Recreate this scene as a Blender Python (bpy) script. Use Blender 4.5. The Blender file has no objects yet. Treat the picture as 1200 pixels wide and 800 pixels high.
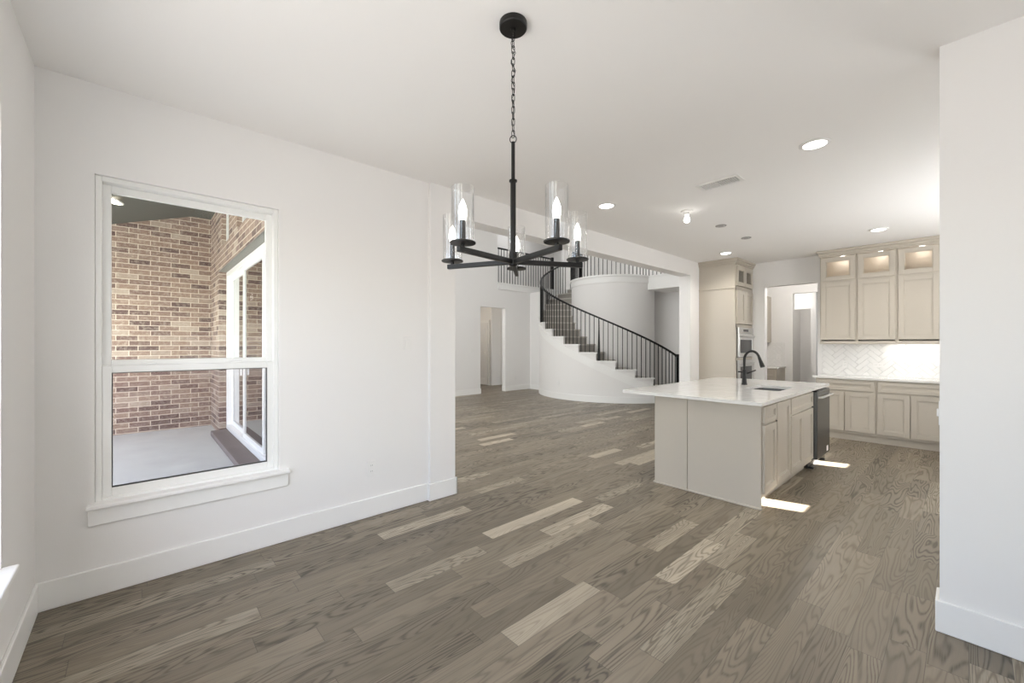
import bpy, bmesh, math, random
from mathutils import Vector, Matrix, Euler
C = bpy.context.scene.collection
sc = bpy.context.scene
R = math.radians
random.seed(7)

# ------------------------------------------------------------------ camera
YAW = 47.81
cam = bpy.data.objects.new('camera', bpy.data.cameras.new('camera')); C.objects.link(cam)
cam.location = (0, 0, 1.40); cam.rotation_euler = (R(90), 0, R(YAW))
cam.data.sensor_width = 36; cam.data.lens = 483.4 / 1200 * 36
cam.data.shift_y = 3 / 1200; cam.data.clip_start = 0.02
sc.camera = cam
sc.view_settings.view_transform = 'Standard'; sc.view_settings.look = 'None'
sc.view_settings.exposure = 0.10; sc.view_settings.gamma = 1.0
sc.view_settings.use_curve_mapping = False
sc.cycles.max_bounces = 10; sc.cycles.diffuse_bounces = 6; sc.cycles.transparent_max_bounces = 16
sc.cycles.blur_glossy = 0.0; sc.cycles.glossy_bounces = 5; sc.cycles.sample_clamp_indirect = 6.0

# ------------------------------------------------------------------ world and sun
w = bpy.data.worlds.new('sky'); sc.world = w; w.use_nodes = True
nt = w.node_tree; nt.nodes.clear()
out = nt.nodes.new('ShaderNodeOutputWorld'); bg = nt.nodes.new('ShaderNodeBackground')
sky = nt.nodes.new('ShaderNodeTexSky'); sky.sky_type = 'NISHITA'; sky.sun_disc = False
sky.sun_elevation = R(42); sky.sun_rotation = R(90); sky.air_density = 1.0; sky.dust_density = 2.0
mixw = nt.nodes.new('ShaderNodeMix'); mixw.data_type = 'RGBA'
mixw.inputs['Factor'].default_value = 0.35; mixw.inputs['B'].default_value = (3.2, 3.2, 3.2, 1)
nt.links.new(sky.outputs[0], mixw.inputs['A']); nt.links.new(mixw.outputs['Result'], bg.inputs[0])
bg.inputs[1].default_value = 1.15; nt.links.new(bg.outputs[0], out.inputs[0])

def light(name, kind, loc, energy, color=(1, 1, 1), direction=None, **kw):
    d = bpy.data.lights.new(name, kind); d.energy = energy; d.color = color
    for k, v in kw.items(): setattr(d, k, v)
    o = bpy.data.objects.new(name, d); C.objects.link(o); o.location = loc
    if direction is not None:
        o.rotation_euler = Vector(direction).to_track_quat('-Z', 'Y').to_euler()
    return o
SUND = Vector((-1, -0.32, -0.74)).normalized()
light('sun', 'SUN', (12, 8, 12), 75.0, (1.0, 0.975, 0.94), SUND, angle=R(0.5))
DAY = (0.97, 0.985, 1.0)
# daylight at the windows, and added fill lamps where there is no window
for i, (x0, x1) in enumerate([(-2.62, -1.72), (-1.50, -0.60), (-0.38, 0.52)]):
    light('daylight_dining_window', 'AREA', ((x0 + x1) / 2, -0.50, 1.43), (7.0, 10.0, 3.2)[i], DAY, (0, 1, 0.4),
          shape='RECTANGLE', size=0.86, size_y=1.75)
light('daylight_kitchen_window', 'AREA', (1.55, 5.9, 1.75), 100, DAY, (-1, 0, 1.1), shape='RECTANGLE', size=1.5, size_y=1.1)
light('breakfast_fill', 'AREA', (1.55, 1.3, 1.5), 14, DAY, (-1, 0, 1.0), shape='RECTANGLE', size=1.5, size_y=1.7)  # added fill lamp against the solid right wall, no window there
light('daylight_great_room_windows', 'AREA', (-6.4, 1.62, 4.2), 128, DAY, (0, 1, -0.25), shape='RECTANGLE', size=4.6, size_y=2.2)
light('daylight_great_room_doors', 'AREA', (-6.4, 1.24, 1.35), 55, DAY, (0, 1, 0), shape='RECTANGLE', size=3.6, size_y=2.3)
light('gallery_fill', 'AREA', (-10.1, 9.3, 5.4), 12, DAY, (0, 0, -1), shape='RECTANGLE', size=1.0, size_y=2.5)  # added fill panel below the ceiling, brightens the upstairs hall
light('landing_fill', 'AREA', (-5.0, 11.6, 5.5), 42, DAY, (0, -0.2, -1), shape='RECTANGLE', size=3.0, size_y=1.0)  # added overhead fill for the landing, no window behind it

# ------------------------------------------------------------------ node helpers / materials
def srgb(r, g, b):
    f = lambda c: (c / 255) / 12.92 if c / 255 <= .04045 else ((c / 255 + .055) / 1.055) ** 2.4
    return (f(r), f(g), f(b), 1)
class NT:
    def __init__(s, name):
        s.m = bpy.data.materials.new(name); s.m.use_nodes = True; s.t = s.m.node_tree
        s.b = s.t.nodes['Principled BSDF']
    def n(s, typ, **kw):
        o = s.t.nodes.new('ShaderNode' + typ)
        for k, v in kw.items(): setattr(o, k, v)
        return o
    def l(s, a, b): s.t.links.new(a, b)
    def math(s, op, a, b=None, c=None):
        o = s.n('Math', operation=op)
        for i, v in enumerate((a, b, c)):
            if v is None: continue
            if isinstance(v, (int, float)): o.inputs[i].default_value = v
            else: s.l(v, o.inputs[i])
        return o.outputs[0]
    def mix(s, f, a, b):
        o = s.n('Mix', data_type='RGBA')
        for k, v in (('Factor', f), ('A', a), ('B', b)):
            if isinstance(v, (int, float, tuple)): o.inputs[k].default_value = v
            else: s.l(v, o.inputs[k])
        return o.outputs['Result']
    def ramp(s, f, stops):
        o = s.n('ValToRGB'); e = o.color_ramp.elements
        while len(e) < len(stops): e.new(0.5)
        for i, (p, c) in enumerate(stops): e[i].position = p; e[i].color = c if len(c) == 4 else (*c, 1)
        s.l(f, o.inputs[0]); return o.outputs[0]
    def bump(s, h, strength, dist=0.01):
        o = s.n('Bump'); o.inputs['Strength'].default_value = strength; o.inputs['Distance'].default_value = dist
        s.l(h, o.inputs['Height']); s.l(o.outputs[0], s.b.inputs['Normal'])

def paint(name, col, rough=0.6, scale=90, amp=0.03, bump=0.0, metallic=0.0, spec=None):
    """painted / plain surface with a faint mottled tone"""
    s = NT(name); tc = s.n('TexCoord'); nz = s.n('TexNoise'); nz.inputs['Scale'].default_value = scale
    nz.inputs['Detail'].default_value = 2
    s.l(tc.outputs['Object'], nz.inputs['Vector'])
    lo = tuple(c * (1 - amp) for c in col[:3]) + (1,); hi = tuple(min(1, c * (1 + amp)) for c in col[:3]) + (1,)
    s.l(s.mix(nz.outputs['Fac'], lo, hi), s.b.inputs['Base Color'])
    s.b.inputs['Roughness'].default_value = rough; s.b.inputs['Metallic'].default_value = metallic
    if spec is not None: s.b.inputs['Specular IOR Level'].default_value = spec
    if bump: s.bump(nz.outputs['Fac'], bump, 0.002)
    return s.m
M = {}
M['wall'] = paint('wall_paint', (0.83, 0.817, 0.80, 1), 0.75, 160, 0.006, 0.12, spec=0.25)
M['ceiling'] = paint('ceiling_paint', (0.90, 0.886, 0.868, 1), 0.85, 160, 0.006, 0.12, spec=0.2)
M['trim'] = paint('trim_paint', (0.86, 0.855, 0.835, 1), 0.38, 40, 0.004)
M['cab'] = paint('cabinet_paint', srgb(190, 182, 169), 0.38, 30, 0.012)
M['cab_in'] = paint('cabinet_inside', srgb(205, 192, 178), 0.6, 30, 0.02)
M['black'] = paint('black_metal', (0.010, 0.0095, 0.009, 1), 0.40, 60, 0.2, spec=0.35)
M['black_satin'] = paint('black_painted_wood', (0.008, 0.008, 0.008, 1), 0.45, 60, 0.2, spec=0.3)
M['white_plastic'] = paint('white_plastic', (0.82, 0.81, 0.79, 1), 0.35, 60, 0.004)
M['dark_slot'] = paint('dark_slot', (0.05, 0.05, 0.05, 1), 0.6)
M['grey_cover'] = paint('grey_cover', (0.33, 0.32, 0.31, 1), 0.6)
M['vinyl'] = paint('window_vinyl', (0.85, 0.85, 0.83, 1), 0.35, 30, 0.004)
M['vent_dark'] = paint('vent_duct', (0.10, 0.095, 0.09, 1), 0.8)
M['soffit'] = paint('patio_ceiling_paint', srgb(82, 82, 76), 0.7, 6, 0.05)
M['lintel'] = paint('steel_lintel', srgb(120, 118, 112), 0.5, 20, 0.05)
M['stair_wood'] = paint('stair_wood', srgb(160, 155, 147), 0.5, 25, 0.12)
M['nosing'] = paint('stair_nosing', srgb(196, 191, 182), 0.45, 25, 0.05)
M['tile'] = paint('white_glazed_tile', (0.83, 0.82, 0.80, 1), 0.12, 14, 0.02)
M['grout'] = paint('grout', (0.74, 0.73, 0.71, 1), 0.8)
M['steel'] = paint('brushed_steel', (0.62, 0.62, 0.61, 1), 0.28, 60, 0.03, metallic=1.0)
M['dark_steel'] = paint('dark_stainless', (0.17, 0.175, 0.18, 1), 0.27, 60, 0.05, metallic=1.0)
M['sink_steel'] = paint('sink_steel', (0.16, 0.155, 0.15, 1), 0.32, 60, 0.05, metallic=1.0)
M['oven_glass'] = paint('oven_glass', (0.02, 0.02, 0.022, 1), 0.05, 60, 0.05)
M['door_paint'] = paint('door_paint', (0.80, 0.79, 0.77, 1), 0.4, 40, 0.004)
M['ground'] = paint('bare_ground', srgb(96, 91, 85), 0.9, 8, 0.35)
M['concrete'] = paint('patio_concrete', srgb(206, 208, 203), 0.75, 2.5, 0.13)
M['tree'] = paint('leaf', srgb(70, 90, 50), 0.8, 4, 0.4)

def emit(name, col, strength):
    s = NT(name); s.b.inputs['Base Color'].default_value = (*col, 1)
    s.b.inputs['Emission Color'].default_value = (*col, 1); s.b.inputs['Emission Strength'].default_value = strength
    nz = s.n('TexNoise'); nz.inputs['Scale'].default_value = 3
    s.l(s.math('MULTIPLY_ADD', nz.outputs['Fac'], 0.1, 0.3), s.b.inputs['Roughness']); return s.m
M['bulb'] = emit('glowing_bulb', (1.0, 0.97, 0.92), 9.0)
M['led'] = emit('glowing_lens', (1.0, 0.98, 0.94), 7.0)
M['led_warm'] = emit('glowing_lens_warm', (1.0, 0.90, 0.76), 7.0)

def glass(name, tint=(1, 1, 1, 1), ior=1.45, rough=0.0, boost=1.0):
    s = NT(name); t = s.t; t.nodes.remove(s.b)
    tr = s.n('BsdfTransparent'); tr.inputs[0].default_value = tint
    gl = s.n('BsdfGlossy'); gl.inputs['Roughness'].default_value = rough
    fr = s.n('Fresnel'); ge = s.n('NewGeometry')
    s.l(s.math('ADD', ior, s.math('MULTIPLY', ge.outputs['Backfacing'], 1 / ior - ior)), fr.inputs[0])
    mx = s.n('MixShader'); s.l(s.math('MULTIPLY', fr.outputs[0], boost), mx.inputs[0])
    s.l(tr.outputs[0], mx.inputs[1]); s.l(gl.outputs[0], mx.inputs[2])
    s.l(mx.outputs[0], t.nodes['Material Output'].inputs[0]); return s.m
M['glass'] = glass('clear_pane', (0.97, 0.985, 0.98, 1), 1.3, 0.0, 0.6)
M['door_glass'] = glass('patio_door_glass', (0.30, 0.34, 0.33, 1), 1.52, 0.0, 2.2)
M['screen'] = glass('insect_screen', (0.86, 0.84, 0.86, 1), 1.1)
M['shade_glass'] = glass('shade_glass', (0.975, 0.975, 0.975, 1), 1.5, 0.02, 1.8)

def wood_floor():
    s = NT('oak_planks'); geo = s.n('NewGeometry'); sep = s.n('SeparateXYZ'); s.l(geo.outputs['Position'], sep.inputs[0])
    X, Y = sep.outputs[0], sep.outputs[1]; W = 0.1275
    xr = s.math('DIVIDE', s.math('ADD', X, 20.0 + 0.012), W); row = s.math('FLOOR', xr); fx = s.math('FRACT', xr)
    wn = s.n('TexWhiteNoise', noise_dimensions='1D'); s.l(row, wn.inputs['W'])
    wn2 = s.n('TexWhiteNoise', noise_dimensions='1D'); s.l(s.math('ADD', row, 37.7), wn2.inputs['W'])
    L = s.math('MULTIPLY_ADD', wn.outputs['Value'], 0.75, 0.55)
    yr = s.math('DIVIDE', s.math('ADD', Y, s.math('MULTIPLY_ADD', wn2.outputs['Value'], 5.0, 20.0)), L)
    col = s.math('FLOOR', yr); fy = s.math('FRACT', yr)
    cid = s.n('CombineXYZ'); s.l(row, cid.inputs[0]); s.l(col, cid.inputs[1])
    rn = s.n('TexWhiteNoise', noise_dimensions='3D'); s.l(cid.outputs[0], rn.inputs['Vector'])
    rc = s.n('SeparateColor'); s.l(rn.outputs['Color'], rc.inputs[0])
    r1, r2, r3 = rc.outputs[0], rc.outputs[1], rc.outputs[2]
    # grain coordinates, shifted per plank
    def coords(sx, sy):
        cb = s.n('CombineXYZ')
        s.l(s.math('ADD', s.math('MULTIPLY', X, sx), s.math('MULTIPLY', r1, 91.0)), cb.inputs[0])
        s.l(s.math('ADD', s.math('MULTIPLY', Y, sy), s.math('MULTIPLY', r2, 57.0)), cb.inputs[1])
        s.l(s.math('MULTIPLY', r3, 33.0), cb.inputs[2]); return cb.outputs[0]
    n1 = s.n('TexNoise'); n1.inputs['Scale'].default_value = 1.0; n1.inputs['Detail'].default_value = 1.8
    n1.inputs['Distortion'].default_value = 0.25
    s.l(coords(8.0, 0.8), n1.inputs['Vector'])
    freq = s.math('MULTIPLY_ADD', r3, 110.0, 75.0)
    rings = s.math('SINE', s.math('MULTIPLY', n1.outputs['Fac'], freq))
    rings = s.math('POWER', s.math('MULTIPLY_ADD', rings, 0.5, 0.5), 3.0)
    n2 = s.n('TexNoise'); n2.inputs['Scale'].default_value = 1.0; n2.inputs['Detail'].default_value = 5
    s.l(coords(210, 7), n2.inputs['Vector'])
    n3 = s.n('TexNoise'); n3.inputs['Scale'].default_value = 1.0; n3.inputs['Detail'].default_value = 3
    s.l(coords(16, 1.1), n3.inputs['Vector'])
    base = s.ramp(r1, [(0.0, srgb(106, 98, 85)), (0.35, srgb(116, 107, 94)), (0.70, srgb(123, 114, 100)),
                       (0.94, srgb(130, 120, 106)), (0.96, srgb(166, 156, 140)), (1.0, srgb(174, 164, 148))])
    dark = s.ramp(r1, [(0.0, srgb(62, 56, 48)), (0.5, srgb(72, 65, 56)), (0.94, srgb(78, 71, 62)), (1.0, srgb(96, 89, 78))])
    amt = s.math('MULTIPLY', s.math('MULTIPLY', rings, s.math('MULTIPLY_ADD', n2.outputs['Fac'], 2.6, -0.35)),
                 s.math('MULTIPLY_ADD', s.math('POWER', r2, 2.0), 0.85, 0.22))
    c = s.mix(s.math('MINIMUM', amt, 0.85), base, dark)
    pk = s.math('MULTIPLY', s.math('GREATER_THAN', r3, 0.87), s.math('MULTIPLY_ADD', n2.outputs['Fac'], 2.4, -0.75))
    pk = s.math('MINIMUM', s.math('MAXIMUM', s.math('MULTIPLY', pk, s.math('SUBTRACT', 1.05, rings)), 0.0), 0.45)
    c = s.mix(pk, c, srgb(172, 163, 147))
    tone = s.math('MULTIPLY_ADD', n3.outputs['Fac'], 0.60, 0.81)
    tone = s.math('MULTIPLY', tone, s.math('MULTIPLY_ADD', n2.outputs['Fac'], 0.24, 0.88))
    hs = s.n('HueSaturation'); s.l(c, hs.inputs['Color']); s.l(tone, hs.inputs['Value'])
    hs.inputs['Saturation'].default_value = 1.13
    # joints
    ex = s.math('MINIMUM', fx, s.math('SUBTRACT', 1.0, fx)); ey = s.math('MULTIPLY', s.math('MINIMUM', fy, s.math('SUBTRACT', 1.0, fy)), L)
    gx = s.math('LESS_THAN', ex, 0.010); gy = s.math('LESS_THAN', ey, 0.0015)
    g = s.math('MULTIPLY', s.math('MAXIMUM', gx, gy), 0.55)
    s.l(s.mix(g, hs.outputs[0], srgb(58, 52, 45)), s.b.inputs['Base Color'])
    s.l(s.math('MULTIPLY_ADD', rings, 0.14, 0.34), s.b.inputs['Roughness'])
    s.bump(s.math('SUBTRACT', s.math('MULTIPLY', s.math('MULTIPLY', rings, n2.outputs['Fac']), -0.25), g), 0.25, 0.003)
    return s.m
M['floor'] = wood_floor()

def brick(name, axis):
    s = NT(name); geo = s.n('NewGeometry'); sep = s.n('SeparateXYZ'); s.l(geo.outputs['Position'], sep.inputs[0])
    cb = s.n('CombineXYZ')
    s.l(sep.outputs[{'X': 0, 'Y': 1, 'S': 0}[axis]], cb.inputs[0]); s.l(sep.outputs[1 if axis == 'S' else 2], cb.inputs[1])
    bt = s.n('TexBrick'); s.l(cb.outputs[0], bt.inputs['Vector'])
    bt.offset = 0.42; bt.offset_frequency = 2; bt.squash = 1.0
    bt.inputs['Scale'].default_value = 1.0; bt.inputs['Brick Width'].default_value = 0.272; bt.inputs['Row Height'].default_value = 0.0857
    bt.inputs['Mortar Size'].default_value = 0.0065; bt.inputs['Mortar Smooth'].default_value = 0.2
    bt.inputs['Color1'].default_value = (0, 0, 0, 1); bt.inputs['Color2'].default_value = (1, 1, 1, 1)
    bt.inputs['Mortar'].default_value = (0.5, 0.5, 0.5, 1); bt.inputs['Bias'].default_value = 0.0
    col = s.ramp(bt.outputs['Color'], [(0.0, srgb(92, 74, 70)), (0.25, srgb(122, 100, 92)), (0.5, srgb(146, 125, 111)),
                                       (0.75, srgb(130, 109, 99)), (1.0, srgb(172, 158, 144))])
    nz = s.n('TexNoise'); nz.inputs['Scale'].default_value = 22; nz.inputs['Detail'].default_value = 4
    s.l(geo.outputs['Position'], nz.inputs['Vector'])
    nb = s.n('TexNoise'); nb.inputs['Scale'].default_value = 1.1; nb.inputs['Detail'].default_value = 2
    s.l(geo.outputs['Position'], nb.inputs['Vector'])
    pale = s.ramp(nz.outputs['Fac'], [(0.45, (0, 0, 0)), (0.78, (0.7, 0.7, 0.7))])
    c2 = s.mix(s.math('MULTIPLY', pale, nb.outputs['Fac']), col, srgb(205, 196, 182))
    c3 = s.mix(bt.outputs['Fac'], c2, srgb(204, 192, 176))
    s.l(c3, s.b.inputs['Base Color']); s.b.inputs['Roughness'].default_value = 0.88
    s.bump(s.math('SUBTRACT', s.math('MULTIPLY', nz.outputs['Fac'], 0.3), bt.outputs['Fac']), 0.7, 0.008)
    return s.m
M['brick_y'] = brick('brick_wall_paver', 'Y'); M['brick_x'] = brick('brick_wall_mixed', 'X'); M['ledge'] = paint('ledge_brick', srgb(128, 118, 114), 0.85, 5, 0.22); M['brick_top'] = brick('brick_ledge', 'S')

def quartz():
    s = NT('veined_quartz'); geo = s.n('NewGeometry')
    nz = s.n('TexNoise'); nz.inputs['Scale'].default_value = 1.7; nz.inputs['Detail'].default_value = 6; nz.inputs['Distortion'].default_value = 1.2
    s.l(geo.outputs['Position'], nz.inputs['Vector'])
    v = s.math('ABSOLUTE', s.math('SUBTRACT', nz.outputs['Fac'], 0.5))
    c = s.ramp(v, [(0.0, srgb(219, 217, 213)), (0.010, srgb(224, 222, 218)), (0.04, srgb(228, 226, 222))])
    s.l(c, s.b.inputs['Base Color']); s.b.inputs['Roughness'].default_value = 0.06
    return s.m
M['quartz'] = quartz()

# ------------------------------------------------------------------ mesh helpers
class MB:
    def __init__(s): s.bm = bmesh.new()
    def add(s, tb):
        me = bpy.data.meshes.new('t'); tb.to_mesh(me); tb.free(); s.bm.from_mesh(me); bpy.data.meshes.remove(me); return s
    def box(s, x0, x1, y0, y1, z0, z1, bev=0.0, seg=1):
        tb = bmesh.new(); bmesh.ops.create_cube(tb, size=1)
        for v in tb.verts:
            v.co = Vector(((x0 + x1) / 2 + v.co.x * (x1 - x0), (y0 + y1) / 2 + v.co.y * (y1 - y0), (z0 + z1) / 2 + v.co.z * (z1 - z0)))
        if bev > 0: bmesh.ops.bevel(tb, geom=tb.edges[:], offset=min(bev, 0.45 * min(abs(x1 - x0), abs(y1 - y0), abs(z1 - z0))), segments=seg, affect='EDGES', profile=0.5)
        return s.add(tb)
    def lathe(s, prof, loc=(0, 0, 0), n=32, rot=None, cap=True):
        """prof: list of (r, z)"""
        tb = bmesh.new(); rings = []
        for r, z in prof:
            if r < 1e-6: rings.append([tb.verts.new((0, 0, z))])
            else: rings.append([tb.verts.new((r * math.cos(2 * math.pi * i / n), r * math.sin(2 * math.pi * i / n), z)) for i in range(n)])
        for a, b in zip(rings, rings[1:]):
            for i in range(n):
                j = (i + 1) % n
                if len(a) == 1 and len(b) == 1: continue
                if len(a) == 1: tb.faces.new((a[0], b[i], b[j]))
                elif len(b) == 1: tb.faces.new((a[i], a[j], b[0]))
                else: tb.faces.new((a[i], a[j], b[j], b[i]))
        if cap:
            for r in (rings[0], rings[-1]):
                if len(r) > 1: tb.faces.new(r)
        m = Matrix.Translation(loc)
        if rot is not None: m = m @ rot.to_matrix().to_4x4()
        bmesh.ops.transform(tb, matrix=m, verts=tb.verts)
        bmesh.ops.recalc_face_normals(tb, faces=tb.faces); return s.add(tb)
    def tube(s, pts, r, n=10, closed=False):
        """round tube; r a number or list"""
        pts = [Vector(p) for p in pts]; m = len(pts); tb = bmesh.new(); rings = []
        up = Vector((0, 0, 1)); prev = None
        for i, p in enumerate(pts):
            a = pts[(i - 1) % m] if (closed or i > 0) else p; b = pts[(i + 1) % m] if (closed or i < m - 1) else p
            t = (b - a).normalized()
            if prev is None:
                u = t.cross(up);
                if u.length < 1e-3: u = t.cross(Vector((1, 0, 0)))
            else: u = prev - t * prev.dot(t)
            u.normalize(); prev = u; v = t.cross(u); rr = r[i] if isinstance(r, (list, tuple)) else r
            rings.append([tb.verts.new(p + (u * math.cos(2 * math.pi * k / n) + v * math.sin(2 * math.pi * k / n)) * rr) for k in range(n)])
        pairs = list(zip(rings, rings[1:])) + ([(rings[-1], rings[0])] if closed else [])
        for a, b in pairs:
            for k in range(n): tb.faces.new((a[k], a[(k + 1) % n], b[(k + 1) % n], b[k]))
        if not closed: tb.faces.new(rings[0]); tb.faces.new(rings[-1])
        bmesh.ops.recalc_face_normals(tb, faces=tb.faces); return s.add(tb)
    def sweep(s, pts, prof):
        """prof in (side, up) offsets, swept along a path, up stays +Z"""
        pts = [Vector(p) for p in pts]; m = len(pts); tb = bmesh.new(); rings = []
        for i, p in enumerate(pts):
            t = pts[min(i + 1, m - 1)] - pts[max(i - 1, 0)]; t.z = 0; t.normalize(); side = Vector((t.y, -t.x, 0))
            rings.append([tb.verts.new(p + side * a + Vector((0, 0, b))) for a, b in prof])
        k = len(prof)
        for a, b in zip(rings, rings[1:]):
            for q in range(k): tb.faces.new((a[q], a[(q + 1) % k], b[(q + 1) % k], b[q]))
        tb.faces.new(rings[0]); tb.faces.new(rings[-1])
        bmesh.ops.recalc_face_normals(tb, faces=tb.faces); return s.add(tb)
    def prism(s, poly, z0, z1):
        tb = bmesh.new(); a = [tb.verts.new((x, y, z0)) for x, y in poly]; b = [tb.verts.new((x, y, z1)) for x, y in poly]
        n = len(poly); tb.faces.new(a); tb.faces.new(b)
        for i in range(n): tb.faces.new((a[i], a[(i + 1) % n], b[(i + 1) % n], b[i]))
        bmesh.ops.recalc_face_normals(tb, faces=tb.faces); return s.add(tb)
    def xprism(s, poly, x0, x1):
        """poly in (y, z)"""
        tb = bmesh.new(); a = [tb.verts.new((x0, y, z)) for y, z in poly]; b = [tb.verts.new((x1, y, z)) for y, z in poly]
        n = len(poly); tb.faces.new(a); tb.faces.new(b)
        for i in range(n): tb.faces.new((a[i], a[(i + 1) % n], b[(i + 1) % n], b[i]))
        bmesh.ops.recalc_face_normals(tb, faces=tb.faces); return s.add(tb)
    def build(s, name, mat, parent=None, smooth=False, loc=None):
        """link as ONE mesh object; loc moves the origin there (geometry is given in world coordinates)"""
        me = bpy.data.meshes.new(name)
        if smooth:
            for f in s.bm.faces: f.smooth = True
        if loc is None and parent is None:
            xs = [v.co for v in s.bm.verts]
            loc = Vector(((min(v.x for v in xs) + max(v.x for v in xs)) / 2, (min(v.y for v in xs) + max(v.y for v in xs)) / 2, min(v.z for v in xs)))
        off = Vector(loc) if loc is not None else Vector((0, 0, 0))
        if loc is not None: bmesh.ops.translate(s.bm, vec=-off, verts=s.bm.verts)
        s.bm.to_mesh(me); s.bm.free(); me.materials.append(M[mat] if isinstance(mat, str) else mat)
        o = bpy.data.objects.new(name, me); C.objects.link(o); o.location = off
        if smooth:
            try: me.set_sharp_from_angle(angle=R(35))
            except Exception: pass
        if parent is not None:
            o.parent = parent; o.matrix_parent_inverse = Matrix.Translation(-world(parent))
        return o
def world(o):
    v = Vector(o.location)
    if o.parent is not None: pass
    while o.parent is not None:
        v = o.matrix_parent_inverse @ v; v = v + Vector(o.parent.location) ; o = o.parent
    return v
def tag(o, label, cat, group=None):
    o['label'] = label; o['category'] = cat
    if group: o['group'] = group
    return o
def thing(name, loc, label=None, cat=None, group=None):
    o = bpy.data.objects.new(name, None); C.objects.link(o); o.location = loc; o.empty_display_size = 0.1
    if label: tag(o, label, cat, group)
    return o
def struct(o): o['kind'] = 'structure'; return o
def sthing(name, loc): return struct(thing(name, loc))

# ------------------------------------------------------------------ dimensions
H = 2.85; XL = -3.26; XP = -3.223; XB = -3.42; YF = -0.40; YB = 8.27; XR = 1.60
Z2 = 3.20; HG = 5.60; XF = -9.20

# ------------------------------------------------------------------ room shell
struct(MB().box(-3.42, 1.8, -0.62, 14.2, -0.12, 0).box(-13.2, -3.42, 1.13, 14.2, -0.12, 0).build('floor', 'floor', loc=(0, 0, 0)))
struct(MB().box(-3.30, 1.8, -0.62, 14.2, H, H + 0.12).build('ceiling', 'ceiling', loc=(0, 0, H)))
struct(MB().box(-12.9, -3.30, 1.0, 14.2, HG, HG + 0.12).build('ceiling_great_room', 'ceiling', loc=(-8, 6, HG)))
# left wall with its window opening
WY0, WY1, WZ0, WZ1 = -0.180, 0.737, 0.50, 2.350
struct(MB().box(-3.44, XL, -0.62, WY0, 0, H).box(-3.44, XL, WY1, 1.935, 0, H).box(-3.44, XL, WY0, WY1, 0, WZ0)
       .box(-3.44, XL, WY0, WY1, WZ1, H).build('wall_left', 'wall'))
# pilaster, header and column around the opening to the great room
struct(MB().box(XB, XP, 1.935, 2.205, 0, H, 0.004).build('wall_pilaster', 'wall'))
struct(MB().box(XB, XP, 2.205, 7.09, 2.592, H).build('wall_header', 'wall'))
struct(MB().box(XB, XP, 7.09, 14.2, 0, H).build('wall_column', 'wall'))
struct(MB().box(XB, -3.301, 1.0, 14.2, H, HG).build('wall_great_room_right', 'wall'))
# window wall of the dining corner (behind and beside the camera)
dw = [(-2.55, -1.72), (-1.50, -0.60), (-0.38, 0.52)]
b = MB().box(-3.44, dw[0][0], -0.60, YF, 0, H).box(dw[2][1], 1.8, -0.60, YF, 0, H)
for (a0, a1), (c0, c1) in zip(dw, dw[1:]): b.box(a1, c0, -0.60, YF, 0, H)
for a0, a1 in dw: b.box(a0, a1, -0.60, YF, 0, 0.51).box(a0, a1, -0.60, YF, WZ1, H)
struct(b.build('wall_front', 'wall'))
# stub wall at the right
struct(MB().box(-0.090, 1.8, 2.90, 3.03, 0, H, 0.0).build('wall_right', 'wall'))
# outer right wall with unseen narrow slots, placed to shape the sun streaks
def yz_wall(name, x0, x1, y0, y1, z0, z1, holes, mat):
    ys = sorted({y0, y1, *[h[0] for h in holes], *[h[1] for h in holes]}); zs = sorted({z0, z1, *[h[2] for h in holes], *[h[3] for h in holes]})
    b = MB()
    for a0, a1 in zip(ys, ys[1:]):
        run = None
        for c0, c1 in zip(zs, zs[1:]):
            ym, zm = (a0 + a1) / 2, (c0 + c1) / 2
            if any(h[0] < ym < h[1] and h[2] < zm < h[3] for h in holes):
                if run: b.box(x0, x1, a0, a1, *run); run = None
            else: run = (run[0], c1) if run else (c0, c1)
        if run: b.box(x0, x1, a0, a1, *run)
    return struct(b.build(name, mat))
SL = []
for yc in (4.17, 6.00):
    k = (XR - (-1.10)); yy = yc + k * 0.32; zz = k * 0.74
    SL.append((yy - 0.125, yy + 0.10, zz - 0.13, zz + 0.13))
yz_wall('wall_right_outer', XR, XR + 0.04, -0.62, 8.4, 0, H, SL, 'wall')
# kitchen back wall with the pantry opening
struct(MB().box(XP, -2.42, YB, YB + 0.13, 0, H).box(-1.65, XR, YB, YB + 0.13, 0, H).box(-2.42, -1.65, YB, YB + 0.13, 2.416, H).build('wall_back', 'wall'))
# pantry and the rooms seen through it
struct(MB().box(XP, -2.46, 10.2, 10.3, 0, H).box(-1.98, XR, 10.2, 10.3, 0, H).box(-2.46, -1.98, 10.2, 10.3, 2.46, H).build('wall_pantry_back', 'wall'))
struct(MB().box(XP, -2.78, 11.6, 11.7, 0, H).box(-2.44, -2.30, 11.6, 11.7, 0, H).box(-2.78, -2.44, 11.6, 11.7, 2.22, H).build('wall_hall', 'wall'))
struct(MB().box(-2.30, -2.22, 11.0, 14.1, 0, H).build('wall_hall_side', 'wall'))
struct(MB().box(XP, XR, 14.1, 14.2, 0, H).build('wall_far_end', 'wall'))
struct(MB().box(XR, XR + 0.1, 8.4, 14.2, 0, H).build('wall_pantry_right', 'wall'))
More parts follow.
